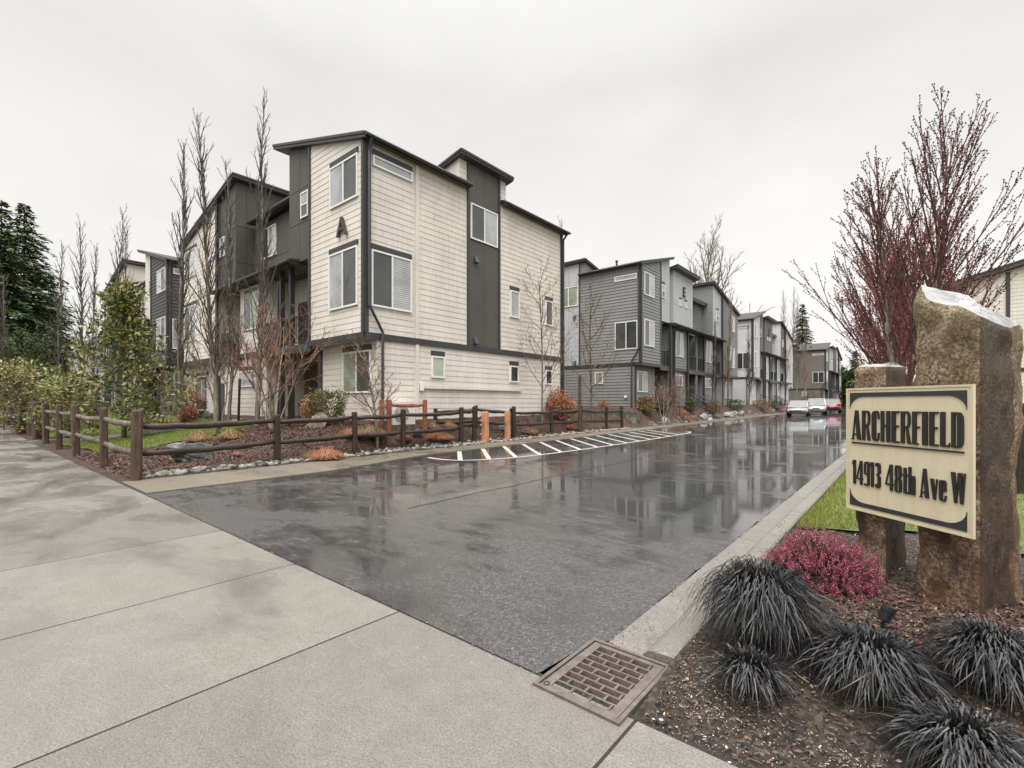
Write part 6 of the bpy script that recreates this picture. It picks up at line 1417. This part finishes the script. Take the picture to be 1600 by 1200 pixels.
# broadleaf tree and yellow shrubs at the left
def broadleaf(name, label, px, D, topy, wpx, mat, nclump, nleaf, L, seed, cat='tree', spread_low=1.0, cone_=True, base_z=0.1):
    x, y = spot(px, D); z = gz(x, y); h = zat(topy, D)-z; W = wpx/F*D/2; r = random.Random(seed)
    t = thing(name, (x, y, z), label, cat); tr, lf = MB(), MB()
    tr.tube([(x, y, z-.1), (x+.05, y, z+h*.3), (x-.04, y+.03, z+h*.6), (x, y, z+h*.9)], [.09, .07, .045, .015], 7)
    for k in range(nclump):
        u = base_z+(1-base_z)*(k+r.random())/nclump; 
        prof = (1-u**1.6)**.8*min(1, .5+u*2.2)*(.75+.45*r.random())*(1.12 if u < .5 else 1 if u < .75 else .72) if cone_ else math.sqrt(max(0, 1-(2*u-.9)**2*.8))
        a = k*2.4+r.uniform(-.5, .5); q = W*prof*r.uniform(.45, 1.12)
        c = Vector((x+math.cos(a)*q, y+math.sin(a)*q, z+h*u)); tr.tube([(x, y, z+h*u*.75), ((x+c.x)/2, (y+c.y)/2, z+h*u*.92), tuple(c)], [.025, .014, .006], 4)
        cr = h*.085*r.uniform(.7, 1.25)
        for p, d in blob_points(r, nleaf, cr*1.15, cr*1.15, cr*.85, .2, .3):
            leaf(lf, r, c+p, L*r.uniform(.6, 1.15), L*.23, d+Vector((r.gauss(0, .5), r.gauss(0, .5), r.gauss(0, .4)+.1)))
    tr.build('trunk', M['aspen'], t, smooth=True); lf.build('foliage', M[mat], t); return t
broadleaf('broadleaf_tree', 'broad evergreen tree with glossy green leaves and bronze tips before the dark grey block', 194, 17.6, 450, 156, 'magnolia', 62, 82, .21, 1)
broadleaf('tall_shrub', 'yellow green shrub right of two before the low house', 106, 19, 586, 76, 'photinia', 46, 75, .14, 2, 'shrub', cone_=False, base_z=.15)
broadleaf('tall_shrub', 'large yellow green shrub at the left edge behind the far fence', 30, 22, 567, 104, 'photinia', 60, 85, .15, 3, 'shrub', cone_=False, base_z=.12)
broadleaf('tall_shrub', 'dark leafy shrub between the yellow shrubs and the broadleaf tree', 142, 23.5, 590, 44, 'dark_shrub', 24, 60, .14, 4, 'shrub', cone_=False, base_z=.1)
# conifers
def conifer(label, px, D, topy, wpx, seed, z=None, low=.06, nw=60):
    x, y = spot(px, D); z = .4 if z is None else z; h = zat(topy, D)-z; W = wpx/F*D/2; r = random.Random(seed)
    t = thing('conifer_tree', (x, y, z), label, 'tree', 'dark conifers'); tr, lf = MB(), MB()
    tr.tube([(x, y, z-.3), (x, y, z+h)], [h*.013, .03], 7)
    n = nw
    for k in range(n):
        u = low+(1-low)*((k+r.random())/n); R_ = W*(1-u)**.85*r.uniform(.5, 1.15)+.15
        for j in range(7 if u < .85 else 5):
            a = j*.9+k*1.7+r.uniform(-.3, .3); Rj = R_*r.uniform(.55, 1.1); d = Vector((math.cos(a), math.sin(a), r.uniform(-.32, .06))); p = Vector((x, y, z+h*u))
            tr.tube([p, p+d*Rj], [.03, .008], 3, False)
            m = max(4, int(Rj*5.5)); s = Vector((-d.y, d.x, 0))
            for i in range(m):
                f = (i+1)/m; c = p+d*(Rj*f)+Vector((0, 0, -.22*Rj*f*f+r.gauss(0, .06)))
                for sg_ in (-1, 1):
                    ln = (.22+.30*Rj*(1-f)*.5)*r.uniform(.6, 1.3); e = (d*.7+s*sg_*r.uniform(.3, 1.0)+Vector((0, 0, r.uniform(-.5, .1)))).normalized(); leaf(lf, r, c, ln+.25, .075*(D/55)**.5+.03, e, .1)
    tr.build('trunk', M['dark_wood'], t, smooth=True); lf.build('foliage', M['conifer'], t); return t
conifer('tall dark conifer at the left edge with its top cut by the frame side', 2, 46, 312, 230, 1)
conifer('tall dark conifer second from the left edge with drooping boughs', 38, 50, 318, 280, 2, nw=70)
conifer('shorter dark conifer low behind the yellow shrubs', 76, 58, 430, 150, 3)
conifer('dark conifer rising behind the brown shingled block', 1254, 112, 474, 84, 4, .8, .02)
conifer('small conifer top at the end of the drive behind the street lamp', 1336, 125, 548, 40, 5, .8, .02)
def mass(name, label, px, D, topy, wpx, mat, n, L, seed, group='far evergreens at the end of the drive'):
    x, y = spot(px, D); z = gz(x, y) if D < 100 else .6; h = zat(topy, D)-z; W = wpx/F*D
    return bush(name, label, (x, y, z), W, h, mat, n, L, seed, cat='tree', group=group)
mass('evergreen_tree', 'mid green evergreen at the end of the drive right of the brown block', 1330, 122, 580, 26, 'dark_shrub', 4200, .7, 60)
mass('evergreen_tree', 'olive evergreen closing the end of the drive', 1312, 135, 572, 30, 'boxwood', 4200, .8, 61)
mass('evergreen_tree', 'broad dark evergreen behind the short stone column', 1366, 116, 590, 60, 'dark_shrub', 5200, .8, 62)
for i, px in enumerate((8, 24, 40, 56, 70)):
    x, y = spot(px, 40); l = (x, y, .5)
    bush('arborvitae', ('leftmost', 'second', 'third', 'fourth', 'rightmost')[i]+' arborvitae of the hedge in front of the conifers', l, .95, zat(514+3*(i % 2), 40)-.5, 'cedar_hedge', 1500, .16, 70+i, cat='hedge', group='arborvitae hedge')
# far wood behind the left row
mb = MB(); r = random.Random(88)
for k in range(26):
    px = r.uniform(-120, 130); x, y = spot(px, 95+r.random()*25); hh = r.uniform(7, 11)
    for p, d in blob_points(r, 420, 3.5, 3.5, hh*.55): leaf(mb, r, Vector((x, y, .5+hh*.45))+p, .9, .3, d)
tag(mb.build('far_wood', M['conifer']), 'far dark wood behind the conifers at the left', 'wood', None, 'stuff')

# black mondo grass and heather by the sign
def mondo(label, px, py, wpx, hpx, n, seed):
    x, y, z, D = ground_at(px, py); r = random.Random(seed); W = wpx/F*D/2; H_ = hpx/F*D; mb = MB()
    t0 = thing('mondo_grass', (x, y, z), label, 'ornamental grass', 'black mondo grass clumps')
    for _ in range(n):
        a = r.uniform(0, 6.283); q = r.random()**.7; rb = .30*W*q
        b = Vector((x+math.cos(a+r.gauss(0, .5))*rb, y+math.sin(a+r.gauss(0, .5))*rb, z-.01)); reach = W*(1.02 if r.random() < .9 else 1.25)*(.3+.7*r.random()**.6)*(.45+.55*q+.25*r.random()); reach = min(reach, W*1.2)
        top = H_*r.uniform(.62, 1.05)*(1.08-.5*(reach/W)*.6); o = Vector((math.cos(a), math.sin(a), 0)); s = Vector((-math.sin(a), math.cos(a), 0)); wd = r.uniform(.0022, .0042); tw = r.uniform(-.5, .5); sway = s*r.gauss(0, .26)*W
        droop = r.uniform(.45, 1.1); pts = []
        for i in range(8):
            u = i/7; zz = top*(1-(1-min(1, u/.4))**2) if u < .4 else top*(1-droop*((u-.4)/.6)**1.9)
            pts.append(b+o*(reach*(1-(1-u)**1.45))+sway*u*u+Vector((0, 0, max(.004, zz))))
        vs = []
        for i, p in enumerate(pts):
            k = wd*(1-.88*(i/7)**2.2); sv = (s*math.cos(tw)+Vector((0, 0, math.sin(tw))))*k; vs += [p-sv, p+sv]
        mb.mesh(vs, [(2*i, 2*i+1, 2*i+3, 2*i+2) for i in range(7)])
    mb.build('blades', M['mondo'], t0)
    mb = MB()
    for p, d in blob_points(r, 260, W*.42, W*.42, H_*.5): leaf(mb, r, Vector((x, y, z+H_*.35))+p, .05, .006, d+Vector((0, 0, .6)))
    mb.build('inner_blades', M['mondo'], t0)
mondo('largest black mondo grass mound beside the kerb, in front of the pink heather', 1190, 1000, 182, 122, 1500, 1)
mondo('smallest black mondo grass tuft in the wet soil below the large mound', 1172, 1078, 122, 62, 460, 2)
mondo('black mondo grass mound in front of the ground spotlight', 1358, 1078, 176, 94, 1250, 3)
mondo('black mondo grass mound at the right edge by the tall column foot', 1552, 1080, 170, 104, 1250, 4)
mondo('black mondo grass mound in the bottom right corner', 1505, 1205, 190, 88, 1000, 5)
def heather(label, px, py, wpx, hpx, n, seed):
    x, y, z, D = ground_at(px, py); r = random.Random(seed); W = wpx/F*D/2; H_ = hpx/F*D
    t = thing('heather_clump', (x, y, z), label, 'heather'); st, fl = MB(), MB()
    for _ in range(n):
        d = Vector((r.gauss(0, .75), r.gauss(0, .75), abs(r.gauss(.55, .45)))).normalized(); q = r.uniform(.78, 1.04)*(1+.1*math.sin(d.x*7+seed)*math.cos(d.y*6))
        tip = Vector((x+d.x*W*q, y+d.y*W*.8*q, z+max(.03, d.z*H_*q))); e = (d*.7+Vector((r.gauss(0, .3), r.gauss(0, .3), .75))).normalized(); L = r.uniform(.05, .095); b = tip-e*L
        st.tube([Vector((x+d.x*W*.45, y+d.y*W*.4, z+.02+d.z*H_*.4)), b, tip], [.003, .0022, .001], 3, False)
        if r.random() < .2: continue
        for i in range(11):
            u = i/11; c = b+e*L*u; a = i*2.4; o = e.orthogonal().normalized(); v = e.cross(o); c = c+(o*math.cos(a)+v*math.sin(a))*.0075*(1.1-u*.7); octa(fl, c, .0048*(1.15-.6*u), r, 1.35)
    st.build('stems', M['heather_stem'], t); fl.build('flowers', M['heather'], t)
    mb = MB()
    for p, d in blob_points(r, 2200, W*.9, W*.75, H_*.78, .2, .5):
        c = Vector((x, y, z+H_*.1))+p
        if c.z > z: leaf(mb, r, c, .03, .003, d+Vector((0, 0, .8)))
    mb.build('foliage', M['heather_stem'], t)
heather('pink flowering heather mound between the black grass and the short stone column', 1282, 912, 168, 84, 1250, 3)
# seedling and fallen leaves
x, y, z, D = ground_at(1348, 1100); sdl = thing('seedling', (x, y, z), 'tiny bright green seedling between the black grass mounds', 'seedling'); mb = MB()
M['seedling'] = leafy('seedling_leaves', [(0, (.12, .32, .02)), (1, (.22, .42, .05))], .4, .3)
for i in range(6): leaf(mb, rnd, Vector((x+rnd.gauss(0, .012), y+rnd.gauss(0, .012), z+.015*i)), .035, .01)
mb.build('leaves', M['seedling'], sdl)
mb = MB(); mb.tube([(x, y, z), (x, y, z+.09)], .002, 4); mb.build('stem', M['seedling'], sdl)
M['dead_leaf'] = leafy('dead_leaf', [(0, (.34, .17, .08)), (1, (.55, .36, .2))], .6, .1)
for px, py, lab in ((1068, 1068, 'curled tan dead leaf beside the drain'), (1280, 928, 'brown dead leaf under the heather'), (1425, 1150, 'orange dead leaf by the bottom right grass'), (1240, 1025, 'small brown leaf between two black grasses')):
    x, y, z, D = ground_at(px, py); mb = MB(); leaf(mb, rnd, Vector((x, y, z+.012)), .055, .014, Vector((rnd.gauss(0, 1), rnd.gauss(0, 1), .1)), .5)
    tag(mb.build('dead_leaf', M['dead_leaf'], org=(x, y, z)), lab, 'leaf', 'fallen leaves')

# ------------------------------------------------------------------ parked cars
def loft(mb, secs):
    n = len(secs[0]); b = len(mb.v)
    for s in secs: mb.v += [tuple(p) for p in s]
    for i in range(len(secs)-1):
        for j in range(n): mb.f.append((b+i*n+j, b+i*n+(j+1) % n, b+(i+1)*n+(j+1) % n, b+(i+1)*n+j)); mb.mi.append(0)
    mb.f.append(tuple(b+j for j in range(n))); mb.f.append(tuple(b+(len(secs)-1)*n+j for j in range(n))); mb.mi += [0, 0]
def car(label, px, D, yaw, paint_m, suv=False, group='cars parked along the drive'):
    """local x forward, y left"""
    wx, wy = spot(px, D); wz = road_z(wy)+.0; root = thing('parked_car', (wx, wy, wz), label, 'car', group); root.rotation_euler = (0, 0, yaw); ORG[root.name] = Vector((0, 0, 0))
    L, W, Hh = (4.5, 1.84, 1.66) if suv else (4.6, 1.8, 1.46); hl, hw = L/2, W/2
    bl = .92 if suv else .84
    st = [(-hl, .42, .62, .80), (-hl+.06, .3, bl+.04, .9), (-hl+.5, .22, bl+.1, .97), (-1.0, .2, bl+.08, 1.0), (.2, .2, bl+.03, 1.0), (1.0, .2, bl, .99), (hl-.65, .22, bl-.1, .96), (hl-.15, .26, bl-.22, .86), (hl, .36, bl-.36, .74)]
    mb = MB(); secs = []
    for x, zb, zt, k in st:
        h = hw*k; secs.append([(x, -h*.9, zb), (x, -h, zb+.18), (x, -h*1.0, (zb+zt)/2), (x, -h*.96, zt-.07), (x, -h*.86, zt), (x, 0, zt+.035), (x, h*.86, zt), (x, h*.96, zt-.07), (x, h, (zb+zt)/2), (x, h, zb+.18), (x, h*.9, zb)])
    loft(mb, secs); mb.build('body', M[paint_m], root, smooth=True, fix=True)
    xs = [(-hl+.12, -hl+.75, .55, 1.35) if suv else (-hl+.45, -1.15, .35, 1.35)][0]
    def cabin(grow_, z0, z1, top_only=False):
        g = MB(); a, b_, c, d = xs; r0, r1 = z0, z1
        rows = []
        for t in (0, .5, .85, 1.0):
            k = hw*(.9-.16*t)+grow_; xr = a+(b_-a)*t; xf = d+(c-d)*t; z = r0+(r1-r0)*(t if t < 1 else 1)
            rows.append([(xr-grow_, -k, z), (xf+grow_, -k, z), (xf+grow_+.06*(1-t), -k*.6, z), (xf+grow_+.06*(1-t), k*.6, z), (xf+grow_, k, z), (xr-grow_, k, z)])
        loft(g, rows); return g
    cabin(0, bl-.02, Hh-.04).build('windows', M['car_glass'], root, smooth=False, fix=True)
    a, b_, c, d = xs; k = hw*.745; mb = MB()
    mb.hexa([(b_-.05, -k, Hh-.055), (c+.05, -k, Hh-.055), (c+.05, k, Hh-.055), (b_-.05, k, Hh-.055), (b_+.1, -k*.86, Hh), (c-.12, -k*.86, Hh), (c-.12, k*.86, Hh), (b_+.1, k*.86, Hh)]); mb.build('roof', M[paint_m], root, fix=True)
    mb = MB()
    for s in (-1, 1):
        for x0, x1 in ((a, b_), (d, c)): mb.tube([(x0, s*hw*.905, bl), ((x0+x1)/2, s*hw*.83, (bl+Hh)/2), (x1, s*hw*.75, Hh-.04)], .04, 5)
        mb.tube([(-.35, s*hw*.905, bl), (-.35, s*hw*.75, Hh-.04)], .035, 4)
    mb.build('pillars', M[paint_m], root)
    for sx in (hl-.92, -hl+.88):
        for s in (-1, 1):
            y_ = s*(hw-.1); r_ = .33 if not suv else .35
            wl_ = bpy.data.objects.new('wheel', None); COL.objects.link(wl_); wl_.parent = root; ORG[wl_.name] = Vector((0, 0, 0))
            mb = MB(); mb.lathe([(r_*.62, -.11), (r_*.9, -.115), (r_, -.07), (r_, .07), (r_*.9, .115), (r_*.62, .11)], sx, y_, r_, 20, 'y'); mb.build('tyre', M['tyre'], wl_, smooth=False, fix=True)
            mb = MB(); mb.lathe([(r_*.62, -.118), (r_*.5, -.09), (.06, -.12), (.06, .12), (r_*.5, .09), (r_*.62, .118)], sx, y_, r_, 14, 'y'); mb.build('rim', M['rim'], wl_, fix=True)
            mb = MB(); mb.lathe([(r_*1.14, -.02), (r_*1.14, .012)], sx, s*(hw*.995), r_+.02, 22, 'y'); mb.build('wheel_arch', M['tyre'], root, fix=True)
    def q(name, x0, x1, y0, y1, z0, z1, mat):
        mb = MB(); c_ = .2; mb.hexa([(x0, y0, z0), (x1, y0+(y1-y0)*.06, z0), (x1, y1-(y1-y0)*.06, z0), (x0, y1, z0), (x0, y0, z1), (x1-.03, y0+(y1-y0)*.06, z1), (x1-.03, y1-(y1-y0)*.06, z1), (x0, y1, z1)]); mb.build(name, M[mat], root, fix=True)
    f = hl
    for s in (-1, 1):
        y0, y1 = sorted((s*hw*.5, s*hw*.86)); q('headlight', f-.3, f-.005, y0, y1, bl-.38, bl-.22, 'lamp_glass')
        q('tail_light', -f+.2, -f-.012, *sorted((s*hw*.48, s*hw*.9)), bl-.1, bl+.06, 'tail_red')
        q('mirror', .95, 1.12, *sorted((s*hw*1.0, s*hw*1.16)), bl+.02, bl+.17, paint_m)
    q('grille', f-.2, f+.018, -hw*.42, hw*.42, bl-.4, bl-.27, 'tyre'); q('lower_grille', f-.25, f+.02, -hw*.66, hw*.66, .26, .42, 'tyre'); q('rear_bumper', -f+.2, -f-.03, -hw*.84, hw*.84, .3, .5, 'tyre')
    q('licence_plate', -f+.1, -f-.035, -.26, .26, .62, .75, 'white')
    return root
def paint(name, col, metal=.4):
    m, nt, bs = nodes(name); bs.inputs['Base Color'].default_value = c4(col); bs.inputs['Metallic'].default_value = metal; bs.inputs['Roughness'].default_value = .3; bs.inputs['Coat Weight'].default_value = .7; bs.inputs['Coat Roughness'].default_value = .05
    n = noise(nt, 5, 4, .6, coords(nt)); r_ = ramp(nt, n.outputs[0], [(.3, tuple(c*.85 for c in col)), (.7, col)]); nt.links.new(r_.outputs[0], bs.inputs['Base Color']); return m
M['silver'] = paint('silver_paint', (.36, .355, .34)); M['pale_grey'] = paint('pale_grey_paint', (.46, .47, .5)); M['red_paint'] = paint('red_paint', (.36, .015, .02), .2)
M['car_glass'] = plain('car_glass', (.14, .15, .155), .06, .2, 1.5); M['tyre'] = plain('black_rubber', (.018, .018, .018), .7); M['rim'] = plain('alloy_rim', (.4, .4, .41), .3, .1, 3, metal=.7)
M['lamp_glass'] = plain('lamp_glass', (.6, .6, .58), .1); M['tail_red'] = plain('tail_lamp_red', (.35, .01, .012), .2)
car('silver sedan facing the camera, nearest of the three parked cars', 1248, 45.5, R(-84), 'silver')
car('pale grey hatchback facing the camera behind the silver sedan', 1276, 51.5, R(-84), 'pale_grey', True)
car('red suv seen from behind, farthest of the three parked cars', 1299, 58, R(98), 'red_paint', True)

# ------------------------------------------------------------------ camera, light, sky
cam = bpy.data.cameras.new('camera'); co = bpy.data.objects.new('camera', cam); COL.objects.link(co)
co.location = (0, 0, EYE); co.rotation_euler = (R(90), 0, YAW)
cam.sensor_width = 36; cam.lens = F/1600*36; cam.shift_y = 30/1600; cam.clip_start = .05; cam.clip_end = 1500
sc.camera = co
SUN_EL, SUN_AZ = R(52), R(150)
w = bpy.data.worlds.new('World'); sc.world = w; w.use_nodes = True
nt = w.node_tree; bg = nt.nodes['Background']
sky = nt.nodes.new('ShaderNodeTexSky'); sky.sky_type = 'NISHITA'; sky.sun_disc = False
sky.sun_elevation = SUN_EL; sky.sun_rotation = SUN_AZ
hs = nt.nodes.new('ShaderNodeHueSaturation'); hs.inputs['Saturation'].default_value = .12
nt.links.new(sky.outputs[0], hs.inputs['Color'])
tc = nt.nodes.new('ShaderNodeTexCoord'); sx = nt.nodes.new('ShaderNodeSeparateXYZ'); nt.links.new(tc.outputs['Generated'], sx.inputs[0])
gr = ramp(nt, sx.outputs[2], [(0.0, (.90, .885, .86)), (.28, (.86, .848, .825)), (.55, (.76, .75, .73)), (.72, (1.0, .99, .97))])
e = gr.color_ramp.elements.new(1.0); e.color = (1.0, 1.0, 1.0, 1)
cn = noise(nt, 1.7, 5, .55, coords(nt, (1, 1, 2.2), 'Generated'), .4)
cr = ramp(nt, cn.outputs[0], [(.3, .90), (.7, 1.05)])
x = mixc(nt, 1.0, gr.outputs[0], cr.outputs[0], 'MULTIPLY')
zen = nt.nodes.new('ShaderNodeMapRange'); zen.inputs[1].default_value = .70; zen.inputs[2].default_value = .93; zen.inputs[3].default_value = 7.3; zen.inputs[4].default_value = 36.0
nt.links.new(sx.outputs[2], zen.inputs[0])
vm = nt.nodes.new('ShaderNodeVectorMath'); vm.operation = 'SCALE'; nt.links.new(x, vm.inputs[0]); nt.links.new(zen.outputs[0], vm.inputs['Scale'])
mxs = mixc(nt, .06, vm.outputs[0], hs.outputs[0])
nt.links.new(mxs, bg.inputs['Color']); bg.inputs['Strength'].default_value = .1
sun = bpy.data.lights.new('sun', 'SUN'); sun.energy = 1.5; sun.angle = R(50); sun.color = (1, .97, .92)
so = bpy.data.objects.new('sun', sun); COL.objects.link(so)
# light travels from (+x,-y) over the camera's right shoulder towards the two visible faces of the near block
dirv = Vector((math.cos(SUN_EL)*math.sin(SUN_AZ), math.cos(SUN_EL)*math.cos(SUN_AZ), math.sin(SUN_EL)))
so.rotation_euler = dirv.to_track_quat('Z', 'Y').to_euler()
vs = sc.view_settings; vs.view_transform = 'Standard'; vs.look = 'None'; vs.exposure = 0.64; vs.gamma = 1
sc.cycles.max_bounces = 5; sc.cycles.diffuse_bounces = 2; sc.cycles.glossy_bounces = 3; sc.cycles.transmission_bounces = 2; sc.cycles.caustics_reflective = False; sc.cycles.caustics_refractive = False
